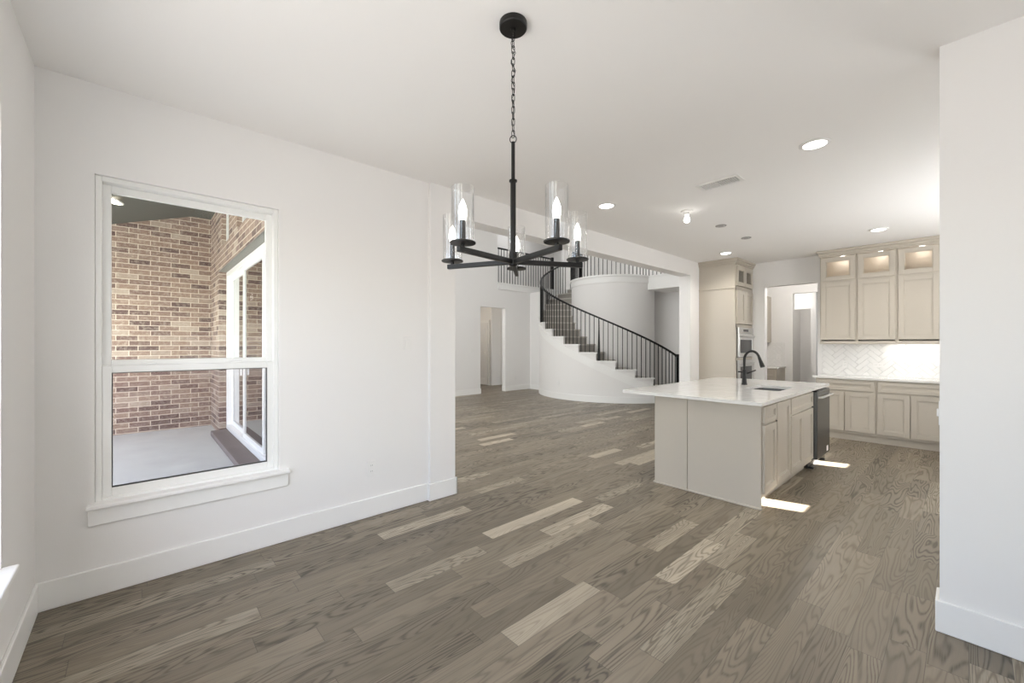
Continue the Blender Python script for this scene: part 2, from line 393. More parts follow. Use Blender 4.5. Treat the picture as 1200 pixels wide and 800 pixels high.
# great room: far wall with doorway below and gallery opening above
def xwall(name, x0, x1, y0, y1, z0, z1, holes): return yz_wall(name, x0, x1, y0, y1, z0, z1, holes, 'wall')
xwall('wall_great_room_left', XF - 0.14, XF, 1.13, 12.6, 0, HG, [(7.14, 8.07, 0, 2.46), (7.77, 10.75, Z2, 5.2)])
struct(MB().box(XF - 0.14, -3.3, 12.6, 12.72, 0, HG).build('wall_great_room_back', 'wall'))
struct(MB().box(XF, -8.38, 1.165, 1.25, 0, HG).box(-4.35, XB, 1.165, 1.25, 0, HG).box(-8.38, -4.35, 1.165, 1.25, 2.63, 2.95)
       .box(-8.38, -4.35, 1.165, 1.25, 3.7, HG).build('wall_great_room_front', 'wall'))
struct(MB().box(-11.0, -10.8, 7.0, 12.6, Z2, HG).build('wall_gallery_back', 'wall'))
struct(MB().box(-10.8, -9.34, 6.9, 7.0, Z2, HG).box(-10.8, -9.34, 12.0, 12.1, Z2, HG).build('wall_gallery_end', 'wall'))
struct(MB().box(-11.0, -9.34, 6.9, 12.6, 2.74, Z2).build('floor_gallery', 'ceiling'))
# hall beyond the doorway
struct(MB().box(-12.9, -10.8, 8.86, 8.96, 0, 2.74).box(-10.9, -10.8, 8.96, 12.6, 0, 2.74).build('wall_back_hall', 'wall'))
struct(MB().box(-12.9, -9.34, 6.2, 6.3, 0, 2.74).build('wall_back_hall_front', 'wall'))
struct(MB().box(-13.0, -12.9, 6.2, 8.96, 0, 2.74).build('wall_back_hall_end', 'wall'))
struct(MB().box(-13.0, -11.0, 6.2, 9.0, 2.74, 2.84).build('ceiling_back_hall', 'ceiling'))
# ------------------------------------------------------------------ baseboards
BH, BT = 0.153, 0.015
def board(name, *boxes):
    b = MB()
    for x0, x1, y0, y1 in boxes: b.box(x0, x1, y0, y1, 0, BH, 0.004)
    return struct(b.build(name, 'trim'))
board('baseboard_left', (XL, XL + BT, YF, 1.935))
board('baseboard_pilaster', (XP, XP + BT, 1.925, 2.22), (XB - BT, XP + BT, 2.205, 2.22), (XL, XP + BT, 1.920, 1.935))
board('baseboard_front', (XL + BT, XR, YF, YF + BT))
board('baseboard_right', (-0.105, XR, 2.885, 2.90), (-0.105, -0.09, 2.90, 3.03), (-0.105, XR, 3.03, 3.045))
board('baseboard_column', (XP, XP + BT, 7.09, 7.43), (XB - BT, XP + BT, 7.075, 7.09), (XB - BT, XB, 7.09, 10.9))
board('baseboard_great_room', (XF, XF + BT, 1.25, 7.14), (XF, XF + BT, 8.07, 9.10), (XF - 0.14, XF + BT, 7.14, 7.155), (XF - 0.14, XF + BT, 8.055, 8.07))
board('baseboard_back', (-2.60, -2.42, YB - BT, YB), (-1.65, -1.57, YB - BT, YB))

# ------------------------------------------------------------------ window in the left wall
win = sthing('window_1', (XL - 0.05, 0.28, WZ0))
def ring(b, x0, x1, y0, y1, z0, z1, t, tb_=None, bev=0.003):
    tb_ = tb_ or t
    b.box(x0, x1, y0, y0 + t, z0, z1, bev).box(x0, x1, y1 - t, y1, z0, z1, bev)
    b.box(x0, x1, y0 + t, y1 - t, z0, z0 + tb_, bev).box(x0, x1, y0 + t, y1 - t, z1 - t, z1, bev); return b
ring(MB(), -3.40, -3.285, WY0, WY1, WZ0, WZ1, 0.028).build('window_frame', 'vinyl', win)
up = ring(MB(), -3.385, -3.345, -0.155, 0.712, 1.245, 2.322, 0.040, 0.062).build('upper_sash', 'vinyl', win)
MB().box(-3.372, -3.367, -0.118, 0.675, 1.305, 2.284).build('pane', 'glass', up)
lo = ring(MB(), -3.342, -3.300, -0.153, 0.712, 0.525, 1.276, 0.042, 0.052).build('lower_sash', 'vinyl', win)
MB().box(-3.326, -3.321, -0.113, 0.672, 0.575, 1.236).build('pane', 'glass', lo)
b = MB(); ring(b, -3.3265, -3.3000, -0.1118, 0.6708, 0.5762, 1.2348, 0.0035, bev=0); b.build('gasket', 'dark_slot', lo)
MB().box(-3.335, -3.302, -0.1545, -0.1528, 0.53, 1.27).box(-3.335, -3.302, 0.7118, 0.7132, 0.53, 1.27).build('sash_gap_shade', 'dark_slot', lo)  # dark strips standing in for the shaded gap between sash and frame
MB().box(-3.3895, -3.3875, -0.15, 0.71, 0.53, 1.26).build('insect_screen', 'screen', win)
MB().box(-3.345, -3.318, 0.02, 0.085, 1.276, 1.288, 0.003).box(-3.345, -3.318, 0.46, 0.525, 1.276, 1.288, 0.003).build('sash_lock', 'vinyl', win)
MB().box(-3.30, -3.215, -0.212, 0.802, 0.487, 0.512, 0.006, 2).build('window_stool', 'trim', win)
MB().box(XL, XL + 0.018, -0.206, 0.794, 0.393, 0.487, 0.003).build('window_apron', 'trim', win)
# dining windows
for i, (a0, a1) in enumerate(dw):
    wn = sthing('window_%d' % (i + 2), ((a0 + a1) / 2, YF - 0.1, 0.51))
    b = MB()
    b.box(a0, a0 + 0.05, -0.56, -0.46, 0.51, WZ1).box(a1 - 0.05, a1, -0.56, -0.46, 0.51, WZ1).box(a0, a1, -0.56, -0.46, 0.51, 0.56).box(a0, a1, -0.56, -0.46, WZ1 - 0.05, WZ1).box(a0, a1, -0.54, -0.48, 1.24, 1.30)
    b.build('window_frame', 'vinyl', wn)
    MB().box(a0 - 0.03, a1 + 0.03, YF - 0.06, YF + 0.045, 0.487, 0.512, 0.006, 2).build('window_stool', 'trim', wn)
    MB().box(a0 - 0.02, a1 + 0.02, YF, YF + 0.018, 0.393, 0.487, 0.003).build('window_apron', 'trim', wn)

# ------------------------------------------------------------------ patio outside
struct(MB().box(-9.4, -3.44, -4.2, 0.999, -0.25, -0.10).build('floor_patio', 'concrete'))
struct(MB().box(-40, -3.44, -40, -4.2, -0.30, -0.16).box(-3.44, 30, -40, -0.65, -0.30, -0.16).build('ground_yard', 'ground'))
struct(MB().box(-9.62, -9.4, -2.2, 1.0, -0.25, 4.2).build('wall_patio_left', 'brick_y'))
b = MB().box(-9.4, -8.38, 1.0, 1.16, -0.25, 4.2).box(-8.38, -4.35, 1.0, 1.16, 2.62, 2.97)
for x0, x1 in ((-8.38, -8.08), (-7.38, -6.70), (-6.0, -5.32)): b.box(x0, x1, 1.0, 1.16, 2.97, 3.62)
b.box(-8.38, -4.62, 1.0, 1.16, 3.62, 4.2).box(-4.62, -3.44, 1.0, 1.16, 2.97, 4.2).box(-4.35, -3.44, 1.0, 1.16, -0.25, 2.97)
struct(b.build('wall_patio_back', 'brick_x'))
struct(MB().box(-8.32, -4.40, 0.88, 1.10, -0.10, -0.02, 0.006).build('trim_1', 'ledge'))
struct(MB().box(-8.44, -4.30, 1.0, 1.14, 2.605, 2.622).build('trim_2', 'lintel'))
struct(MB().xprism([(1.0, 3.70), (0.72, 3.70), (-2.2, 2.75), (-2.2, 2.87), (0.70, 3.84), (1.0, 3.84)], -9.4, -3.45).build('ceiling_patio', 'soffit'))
# soldier course under the patio ceiling
b = MB()
for i in range(36):
    y = -1.9 + i * 0.081
    zt = 3.695 if y > 0.72 else 3.695 - (0.72 - y) * 0.3253
    if y + 0.07 > 0.99: break
    if y > -0.2: b.box(-9.399, -9.388, y, y + 0.072, zt - 0.24 - 0.02, zt - 0.02, 0.002)
struct(b.build('trim_3', 'brick_y'))
pd = sthing('door_1', (-6.4, 1.12, 0))
def xring(b, y0, y1, x0, x1, z0, z1, t):
    return b.box(x0, x0 + t, y0, y1, z0, z1, 0.003).box(x1 - t, x1, y0, y1, z0, z1, 0.003).box(x0 + t, x1 - t, y0, y1, z0, z0 + t, 0.003).box(x0 + t, x1 - t, y0, y1, z1 - t, z1, 0.003)
xring(MB(), 1.10, 1.22, -8.36, -4.40, -0.02, 2.60, 0.075).build('door_frame', 'vinyl', pd)
for x0, x1, yy in ((-8.29, -6.98, 1.17), (-7.05, -5.72, 1.125), (-5.79, -4.47, 1.17)):
    dp = xring(MB(), yy, yy + 0.04, x0, x1, 0.05, 2.53, 0.075).build('sliding_panel', 'vinyl', pd)
    MB().box(x0 + 0.07, x1 - 0.07, yy + 0.015, yy + 0.022, 0.12, 2.46).build('pane', 'door_glass', dp)
MB().box(-7.02, -7.00, 1.085, 1.11, 0.95, 1.18, 0.004).build('door_handle', 'vinyl', pd)
for i, (x0, x1) in enumerate(((-8.08, -7.38), (-6.70, -6.0), (-5.32, -4.62))):
    tw = sthing('window_%d' % (i + 5), ((x0 + x1) / 2, 1.1, 2.97))
    xring(MB(), 1.06, 1.14, x0, x1, 2.97, 3.62, 0.06).build('window_frame', 'vinyl', tw)
    MB().box(x0 + 0.05, x1 - 0.05, 1.10, 1.106, 3.02, 3.57).build('pane', 'door_glass', tw)

# ------------------------------------------------------------------ doors of the back hall
def panel_door(name, x0, x1, yf, z1, hinge_right=True):
    d = sthing(name, ((x0 + x1) / 2, yf, 0))
    b = MB().box(x0, x0 + 0.11, yf, yf + 0.035, 0.01, z1).box(x1 - 0.11, x1, yf, yf + 0.035, 0.01, z1)
    b.box(x0 + 0.11, x1 - 0.11, yf, yf + 0.035, 0.01, 0.22).box(x0 + 0.11, x1 - 0.11, yf, yf + 0.035, 0.86, 1.02).box(x0 + 0.11, x1 - 0.11, yf, yf + 0.035, z1 - 0.13, z1)
    b.box(x0 + 0.11, x1 - 0.11, yf + 0.012, yf + 0.024, 0.22, z1 - 0.13)
    b.box(x0 + 0.15, x1 - 0.15, yf + 0.004, yf + 0.02, 0.26, 0.82, 0.006).box(x0 + 0.15, x1 - 0.15, yf + 0.004, yf + 0.02, 1.06, z1 - 0.17, 0.006)
    b.build('door_leaf', 'door_paint', d)
    MB().lathe([(0, 0), (0.026, 0.0), (0.03, 0.02), (0.02, 0.045), (0, 0.05)], (x0 + 0.06, yf, 0.95), 16, Euler((R(90), 0, 0))).build('door_knob', 'steel', d, True)
    b = MB()
    for z in (0.25, 1.1, 1.9): b.box(x1 - 0.004, x1 + 0.012, yf - 0.008, yf + 0.006, z, z + 0.09, 0.002)
    b.build('hinge', 'steel', d)
    MB().box(x1 + 0.002, x1 + 0.03, yf + 0.002, yf + 0.03, 0.01, z1).build('hinge_gap_shade', 'dark_slot', d)  # dark strip painted in for the shade of the hinge gap
    MB().box(x0 - 0.09, x0 - 0.01, yf - 0.012, yf + 0.01, 0, z1 + 0.09).box(x1 + 0.025, x1 + 0.10, yf - 0.012, yf + 0.01, 0, z1 + 0.09).box(x0 - 0.01, x1 + 0.025, yf - 0.012, yf + 0.01, z1 + 0.01, z1 + 0.09).build('door_frame', 'trim', d)
    return d
panel_door('door_2', -11.72, -10.96, 8.815, 2.12)
# second door in the side wall of that hall
d3 = sthing('door_3', (-10.79, 9.6, 0))
MB().box(-10.80, -10.765, 9.42, 10.1, 0.01, 2.10).box(-10.77, -10.758, 9.52, 10.0, 0.2, 0.85, 0.004).box(-10.77, -10.758, 9.52, 10.0, 1.0, 1.98, 0.004).build('door_leaf', 'door_paint', d3)
MB().box(-10.80, -10.775, 9.32, 9.41, 0, 2.19).box(-10.80, -10.775, 9.41, 10.2, 2.11, 2.19).build('door_frame', 'trim', d3)
light('hall_lamp', 'POINT', (-10.6, 7.5, 2.5), 17, (1.0, 0.88, 0.72), shadow_soft_size=0.1)

# ------------------------------------------------------------------ curved staircase
SC = Vector((-6.82, 10.05, 0)); RO, RI = 2.08, 1.15; A0, DA, NR, DZ = -4.0, 12.45, 16, 0.20
def pol(r, a, z=0.0): return Vector((SC.x + r * math.cos(R(a)), SC.y + r * math.sin(R(a)), z))
def sector(b, r0, r1, a0, a1, z0, z1, n=5):
    tb = bmesh.new(); rows = []
    for i in range(n + 1):
        a = a0 + (a1 - a0) * i / n
        rows.append([tb.verts.new(pol(r0, a, z0)), tb.verts.new(pol(r1, a, z0)), tb.verts.new(pol(r1, a, z1)), tb.verts.new(pol(r0, a, z1))])
    for p, q in zip(rows, rows[1:]):
        for k in range(4): tb.faces.new((p[k], p[(k + 1) % 4], q[(k + 1) % 4], q[k]))
    tb.faces.new(rows[0]); tb.faces.new(rows[-1])
    bmesh.ops.recalc_face_normals(tb, faces=tb.faces); b.add(tb)
stair = thing('curved_staircase', pol(0, 0, 0), 'white curved staircase with grey steps and black iron railing in the tall great room', 'staircase')
# stepped outer wall, one continuous shell
tb = bmesh.new(); cols = []
for k in range(1, NR):
    a_s = A0 - DA * (k - 1); a_e = A0 - DA * k
    for i in range(6):
        cols.append((a_s + (a_e - a_s) * i / 5, DZ * k - 0.03))
rows = [[tb.verts.new(pol(RO - 0.06, a, 0)), tb.verts.new(pol(RO, a, 0)), tb.verts.new(pol(RO, a, z)), tb.verts.new(pol(RO - 0.06, a, z))] for a, z in cols]
for p, q in zip(rows, rows[1:]):
    for k in range(4):
        try: tb.faces.new((p[k], p[(k + 1) % 4], q[(k + 1) % 4], q[k]))
        except ValueError: pass
tb.faces.new(rows[0]); tb.faces.new(rows[-1]); bmesh.ops.recalc_face_normals(tb, faces=tb.faces)
b = MB(); b.add(tb); b.build('curved_side_wall', 'wall', stair)
b = MB(); sector(b, RO, RO + BT, A0, A0 - DA * 15, 0.0, BH, 90); b.build('curved_baseboard', 'trim', stair)
# sloping skirt applied to the wall below the steps
b = MB(); tb = bmesh.new(); rows = []
for i in range(61):
    th = DA * 14.6 * i / 60 + 6; a = A0 - th; zt = DZ * (th / DA) - 0.02; zb = zt - 0.20
    if zb < BH: zb = BH
    if zt < BH + 0.01: zt = BH + 0.01
    rows.append([tb.verts.new(pol(RO - 0.002, a, zb)), tb.verts.new(pol(RO + 0.020, a, zb)), tb.verts.new(pol(RO + 0.020, a, zt)), tb.verts.new(pol(RO - 0.002, a, zt))])
for p, q in zip(rows, rows[1:]):
    for k in range(4): tb.faces.new((p[k], p[(k + 1) % 4], q[(k + 1) % 4], q[k]))
tb.faces.new(rows[0]); tb.faces.new(rows[-1]); bmesh.ops.recalc_face_normals(tb, faces=tb.faces)
b.add(tb); b.build('skirt_board', 'trim', stair)
NB = 4
for k in range(1, NR + 1):
    a_s = A0 - DA * (k - 1); a_e = A0 - DA * k
    b = MB(); sector(b, RI, RO - 0.06, a_s - 0.2, a_s - 0.6, DZ * (k - 1), DZ * k - 0.03, 1)
    b.build('riser', 'stair_wood', stair)
    if k == NR: continue
    b = MB(); sector(b, RI, RO - 0.09, a_s + 0.9, a_e - 0.3, DZ * k - 0.03, DZ * k, 5)
    t = b.build('tread', 'stair_wood', stair)
    b = MB(); sector(b, RI, RO - 0.09, a_s + 1.05, a_s + 0.7, DZ * k - 0.032, DZ * k + 0.001, 1); b.build('nosing', 'nosing', t)
    b = MB(); sector(b, RO - 0.09, RO + 0.028, a_s + 1.0, a_e - 0.2, DZ * k - 0.03, DZ * k, 5)
    sector(b, RO, RO + 0.014, a_s + 0.3, a_e, DZ * k - 0.045, DZ * k - 0.03, 5)
    b.build('tread_return', 'trim', t)
RB = RO - 0.035
def rail_z(th): return DZ * (th / DA + 1) + 0.86
prof = [(-0.022, -0.022), (0.022, -0.022), (0.026, 0.0), (0.018, 0.02), (-0.018, 0.02), (-0.026, 0.0)]
TE = DA * 15 + 6
pts = [pol(RB, A0 - th, rail_z(th)) for th in [TE * i / 90 for i in range(91)]]
MB().sweep(pts, prof).build('handrail', 'black_satin', stair, True)
def bal(p, z0, z1, name='baluster', parent=stair, s=0.0075, mat='black', rot=0):
    """square iron bar"""
    tb = bmesh.new(); bmesh.ops.create_cube(tb, size=1)
    for v in tb.verts: v.co = Vector((v.co.x * 2 * s, v.co.y * 2 * s, (z0 + z1) / 2 + v.co.z * (z1 - z0)))
    bmesh.ops.transform(tb, matrix=Matrix.Translation((p.x, p.y, 0)) @ Matrix.Rotation(rot, 4, 'Z'), verts=tb.verts)
    b = MB(); b.add(tb); return b.build(name, mat, parent)
NEWEL_TH = {1: DA * 8 - 4, 2: DA * 11 - 3}
for k in range(1, NR):
    for i in range(NB):
        th = DA * (k - 1) + DA * (i + 0.5) / NB; p = pol(RB, A0 - th)
        if k == 1 and i == 0: continue
        bal(p, DZ * k, rail_z(th) - 0.02, rot=R(A0 - th))
def newel(p, z0, z1, parent, s=0.036, taper=None, rot=0):
    b = MB(); tb = bmesh.new(); bmesh.ops.create_cube(tb, size=1)
    for v in tb.verts:
        ss = s if (taper is None or v.co.z > 0) else taper
        v.co = Vector((v.co.x * 2 * ss, v.co.y * 2 * ss, (z0 + z1) / 2 + v.co.z * (z1 - z0)))
    bmesh.ops.bevel(tb, geom=tb.edges[:], offset=0.004, segments=1, affect='EDGES')
    bmesh.ops.transform(tb, matrix=Matrix.Translation((p.x, p.y, 0)) @ Matrix.Rotation(rot, 4, 'Z'), verts=tb.verts)
    b.add(tb); b.build('newel_post', 'black_satin', parent)
newel(pol(RB, A0 - 0.8), DZ, rail_z(0) + 0.09, stair, 0.042, rot=R(A0))
newel(pol(RB, A0 - DA * 4.86), DZ * 5, rail_z(DA * 4.86) - 0.01, stair, 0.009, 0.030, rot=R(A0 - DA * 5))
newel(pol(RB, A0 - DA * 9.9), DZ * 10, rail_z(DA * 9.9) - 0.01, stair, 0.036, rot=R(A0 - DA * 10))
newel(pol(RB, A0 - TE), DZ * 16, rail_z(TE) + 0.08, stair, 0.042, rot=R(A0 - TE))
# wall handrail line on the inner side
# inner drum wall, its cornice, upper floor
struct_b = MB(); sector(struct_b, RI - 0.08, RI, 2, -358, 0, 3.0, 120); struct(struct_b.build('wall_stair_drum', 'wall'))
AE = A0 - DA * 15
cor = MB(); sector(cor, RI - 0.02, RI + 0.022, 2, AE + 0, 3.0, 3.155, 80); sector(cor, RI - 0.02, RI + 0.05, 2, AE, 3.155, 3.20, 80)
struct(cor.build('trim_4', 'trim'))
poly = [(-3.425, 10.0), (-3.425, 12.6), (XF + 0.001, 12.6), (XF + 0.001, 10.05 + 0.35)]
poly += [tuple(pol(RO, 180 - 9.2)[:2]), tuple(pol(RO, AE - 1)[:2]), tuple(pol(RI - 0.0, AE - 1)[:2])]
a = AE - 1 + 360 if AE < 0 else AE
n = 40; a_from = (AE - 1) % 360
poly = poly[:4] + [tuple(pol(RO, a_from)[:2])] + [tuple(pol(RI - 0.01, a_from + (358 - a_from) * i / n)[:2]) for i in range(n + 1)]
struct(MB().prism(poly, 3.0, 3.195).build('floor_upper', 'wall'))
struct(MB().box(-5.68, XB, 9.98, 10.02, 2.83, 3.155).box(-5.68, XB, 9.955, 10.03, 3.155, 3.20, 0.004).build('trim_5', 'trim'))
struct(MB().box(-5.66, XB, 10.02, 10.95, 2.83, 3.0).build('ceiling_alcove', 'ceiling'))
struct(MB().box(-6.6, XB, 10.9, 11.0, 0, 2.99).build('wall_alcove', 'wall'))
struct(MB().box(XF, XF + 0.03, 7.77, 10.45, 3.0, 3.155).box(XF - 0.02, XF + 0.05, 7.77, 10.45, 3.155, 3.20, 0.004).build('trim_6', 'trim'))
struct(MB().box(XF, -8.60, 9.10, 9.2, 0, 3.0).build('wall_stair_return', 'wall'))
struct(MB().box(XF, -8.62, 9.10 - BT, 9.10, 0, BH, 0.003).build('baseboard_stair_return', 'trim'))

# gallery railings
def railing(label, path, z0, step=0.112, posts=()):
    p0 = path[0]; t = thing('gallery_railing', (p0.x, p0.y, z0), label, 'railing')
    top = [Vector((p.x, p.y, z0 + 1.02)) for p in path]; MB().sweep(top, prof).build('handrail', 'black_satin', t, True)
    acc = 0.0; nxt = step * 0.5
    for a, c in zip(path, path[1:]):
        d = (c - a).length
        while nxt <= acc + d:
            q = a + (c - a) * ((nxt - acc) / d); bal(q, z0, z0 + 1.0, parent=t, rot=math.atan2((c - a).y, (c - a).x)); nxt += step
        acc += d
    for q in posts: newel(q, z0, z0 + 1.07, t, 0.038)
    return t
arc = [pol(RI - 0.03, a_from + 12 + (358 - a_from - 12) * i / 60) for i in range(61)]
straight = [Vector((-5.70 + (XB + 5.70) * i / 12, 10.0, 0)) for i in range(1, 13)]
railing('black iron gallery railing curving over the stair drum, nearest the kitchen', arc + straight, Z2, posts=[arc[0]])
railing('black iron gallery railing above the great room doorway, left of the stairs', [Vector((XF - 0.06, 7.80 + 2.4 * i / 12, 0)) for i in range(13)], Z2, posts=[Vector((XF - 0.06, 10.2, 0))])

# ------------------------------------------------------------------ shaker fronts
class Face:
    """maps (u, v, w) to the world: u along the front, v up, w out of it"""
    def __init__(s, kind, pos): s.k, s.p = kind, pos
    def box(s, b, u0, u1, v0, v1, w0, w1, bev=0.0):
        if s.k == '-Y': return b.box(u0, u1, s.p - w1, s.p - w0, v0, v1, bev)
        if s.k == '+X': return b.box(s.p + w0, s.p + w1, u0, u1, v0, v1, bev)
def shaker(F, u0, u1, v0, v1, st=0.058, glassy=False, name='door', parent=None):
    b = MB(); t = 0.020
    F.box(b, u0, u0 + st, v0, v1, 0, t, 0.0015); F.box(b, u1 - st, u1, v0, v1, 0, t, 0.0015)
    F.box(b, u0 + st, u1 - st, v0, v0 + st, 0, t, 0.0015); F.box(b, u0 + st, u1 - st, v1 - st, v1, 0, t, 0.0015)
    # inner step moulding
    s2 = 0.010
    F.box(b, u0 + st, u0 + st + s2, v0 + st, v1 - st, 0, t - 0.006, 0.0015); F.box(b, u1 - st - s2, u1 - st, v0 + st, v1 - st, 0, t - 0.006, 0.0015)
    F.box(b, u0 + st + s2, u1 - st - s2, v0 + st, v0 + st + s2, 0, t - 0.006, 0.0015); F.box(b, u0 + st + s2, u1 - st - s2, v1 - st - s2, v1 - st, 0, t - 0.006, 0.0015)
    if not glassy: F.box(b, u0 + st, u1 - st, v0 + st, v1 - st, 0, t - 0.012)
    d = b.build(name, 'cab', parent)
    if glassy:
        g = MB(); F.box(g, u0 + st + 0.002, u1 - st - 0.002, v0 + st + 0.002, v1 - st - 0.002, 0.004, 0.008); g.build('glass_pane', 'glass', d)
    return d

# ------------------------------------------------------------------ kitchen back run
YC = 7.69       # face frame of the base cabinets
def base_cabinet(x0, x1, label):
    t = thing('base_cabinet', ((x0 + x1) / 2, YC + 0.29, 0), label, 'cabinet')
    b = MB().box(x0, x1, YC, YB - 0.001, 0.10, 0.884, 0.001).box(x0, x1, YC + 0.035, YB - 0.001, 0.0, 0.10); b.build('carcass', 'cab', t)
    F = Face('-Y', YC); m = (x0 + x1) / 2
    shaker(F, x0 + 0.016, x1 - 0.016, 0.725, 0.862, 0.042, name='drawer', parent=t)
    shaker(F, x0 + 0.016, m - 0.006, 0.135, 0.702, parent=t); shaker(F, m + 0.006, x1 - 0.016, 0.135, 0.702, parent=t)
    return t
base_cabinet(-1.555, -0.858, 'greige base cabinet beside the pantry opening, partly behind the dishwasher')
base_cabinet(-0.857, -0.160, 'greige base cabinet with one wide drawer, next to the right wall edge')
tag(MB().box(-1.59, -0.10, YC - 0.035, YB - 0.0115, 0.886, 0.918, 0.004, 2).build('worktop', 'quartz'), 'white quartz worktop along the back wall under the tiles', 'countertop')
# backsplash: white herringbone tiles on grout
bs = thing('tile_backsplash', (-0.85, YB - 0.01, 0.918), 'glossy white herringbone tile backsplash under the upper cabinets', 'backsplash')
def herring(x0, x1, z0, z1, yb, parent, L=0.20, W=0.066, g=0.003):
    MB().box(x0, x1, yb - 0.004, yb, z0, z1).build('grout_bed', 'grout', parent)
    tb = bmesh.new()
    ca = math.cos(R(45)); 
    rng = int((x1 - x0 + z1 - z0) / W) + 8
    cx, cz = (x0 + x1) / 2, (z0 + z1) / 2
    n3 = round(L / W)
    for i in range(-rng, rng):
        for j in range(-rng // 2, rng // 2):
            # herringbone cell: step (W,W) along the diagonal, (L,-L) across
            for kind in (0, 1):
                bx = i * W + j * L; bz = i * W - j * L
                if kind == 0: a0, a1, c0, c1 = bx, bx + L, bz, bz + W
                else: a0, a1, c0, c1 = bx + 0.0, bx + W, bz + W, bz + W + L
                q = []
                for a, c in ((a0 + g / 2, c0 + g / 2), (a1 - g / 2, c0 + g / 2), (a1 - g / 2, c1 - g / 2), (a0 + g / 2, c1 - g / 2)):
                    q.append((cx + (a - c) * ca, cz + (a + c) * ca))
                if max(p[0] for p in q) < x0 or min(p[0] for p in q) > x1 or max(p[1] for p in q) < z0 or min(p[1] for p in q) > z1: continue
                mx = sum(p[0] for p in q) / 4; mz = sum(p[1] for p in q) / 4
                back = [tb.verts.new((p[0], yb - 0.004, p[1])) for p in q]
                tilt = random.uniform(-0.0009, 0.0009)
                front = [tb.verts.new((mx + (p[0] - mx) * 0.97, yb - 0.0105 + (tilt if n_ < 2 else -tilt), mz + (p[1] - mz) * 0.97)) for n_, p in enumerate(q)]
                tb.faces.new(front)
                for e in range(4): tb.faces.new((back[e], back[(e + 1) % 4], front[(e + 1) % 4], front[e]))
    for co, no in (((x0, 0, 0), (-1, 0, 0)), ((x1, 0, 0), (1, 0, 0)), ((0, 0, z0), (0, 0, -1)), ((0, 0, z1), (0, 0, 1))):
        bmesh.ops.bisect_plane(tb, geom=tb.verts[:] + tb.edges[:] + tb.faces[:], plane_co=co, plane_no=no, clear_outer=True)
    bmesh.ops.recalc_face_normals(tb, faces=tb.faces)
    b = MB(); b.add(tb); b.build('tiles', 'tile', parent)
herring(-1.592, -0.10, 0.920, 1.418, YB - 0.001, bs)

def wall_plate(x, z, label, kind='outlet', face='-Y', pos=YB, w=0.07, h=0.115, group=None):
    """outlet or switch; x is the coordinate along the wall"""
    F = Face(face, pos)
    base = (x, pos - 0.003, z - h / 2) if face == '-Y' else (pos + 0.003, x, z - h / 2)
    t = thing('wall_outlet' if kind == 'outlet' else 'light_switch', base, label, 'outlet' if kind == 'outlet' else 'switch', group)
    b = MB(); F.box(b, x - w / 2, x + w / 2, z - h / 2, z + h / 2, 0.0, 0.006, 0.002); b.build('cover_plate', 'white_plastic', t)
    if kind == 'outlet':
        hv = (w > h)
        for s in (-1, 1):
            cx_, cz_ = (x + s * w * 0.2, z) if hv else (x, z + s * h * 0.19)
            b = MB(); F.box(b, cx_ - 0.014, cx_ + 0.014, cz_ - 0.012, cz_ + 0.012, 0.006, 0.0085, 0.001); r = b.build('receptacle', 'white_plastic', t)
            b = MB()
            for q in (-1, 1): F.box(b, cx_ + q * 0.006 - 0.001, cx_ + q * 0.006 + 0.001, cz_ - 0.002, cz_ + 0.007, 0.0080, 0.0090)
            b.build('slot', 'dark_slot', r)
    else:
        b = MB(); F.box(b, x - 0.017, x + 0.017, z - 0.034, z + 0.034, 0.006, 0.010, 0.002); b.build('rocker', 'white_plastic', t)
    return t
wall_plate(-1.29, 1.085, 'white outlet in the tiles above the worktop, nearer the pantry opening', pos=YB - 0.011)
wall_plate(-0.90, 1.085, 'wide white outlet in the tiles, nearer the right wall edge', pos=YB - 0.011, w=0.115, h=0.07)

# upper cabinets
YU = 7.95
def wall_cabinet(x0, x1, label):
    t = thing('wall_cabinet', ((x0 + x1) / 2, 8.1, 1.42), label, 'cabinet')
    b = MB(); th = 0.018; y1 = YB - 0.001
    b.box(x0, x0 + th, YU, y1, 1.42, 2.83).box(x1 - th, x1, YU, y1, 1.42, 2.83).box(x0 + th, x1 - th, YU, y1, 1.42, 1.445)
    b.box(x0 + th, x1 - th, YU, y1, 2.345, 2.375).box(x0 + th, x1 - th, YU, y1, 2.745, 2.83)
    b.box(x0 + th, x1 - th, YU + 0.25, y1, 1.445, 2.345)
    b.build('carcass', 'cab', t)
    MB().box(x0 + th, x1 - th, y1 - 0.02, y1, 2.375, 2.745).build('back_panel', 'cab_in', t)
    F = Face('-Y', YU)
    shaker(F, x0 + 0.016, x1 - 0.016, 1.465, 2.345, parent=t)
    shaker(F, x0 + 0.016, x1 - 0.016, 2.375, 2.735, glassy=True, name='glass_door', parent=t)
    light('cabinet_puck_light', 'POINT', ((x0 + x1) / 2 + 0.03, 8.12, 2.71), 0.8, (1.0, 0.95, 0.91), shadow_soft_size=0.03)
    MB().lathe([(0.0, 2.735), (0.03, 2.735), (0.032, 2.745), (0, 2.745)], ((x0 + x1) / 2 + 0.03, 8.12, 0), 16).build('puck_light', 'led_warm', t)
    return t
wall_cabinet(-1.553, -1.109, 'greige upper cabinet with small lit glass door, beside the pantry opening')
wall_cabinet(-1.108, -0.667, 'middle greige upper cabinet with lit glass door, between two others')
wall_cabinet(-0.666, -0.235, 'greige upper cabinet with lit glass door, next to the right wall edge')
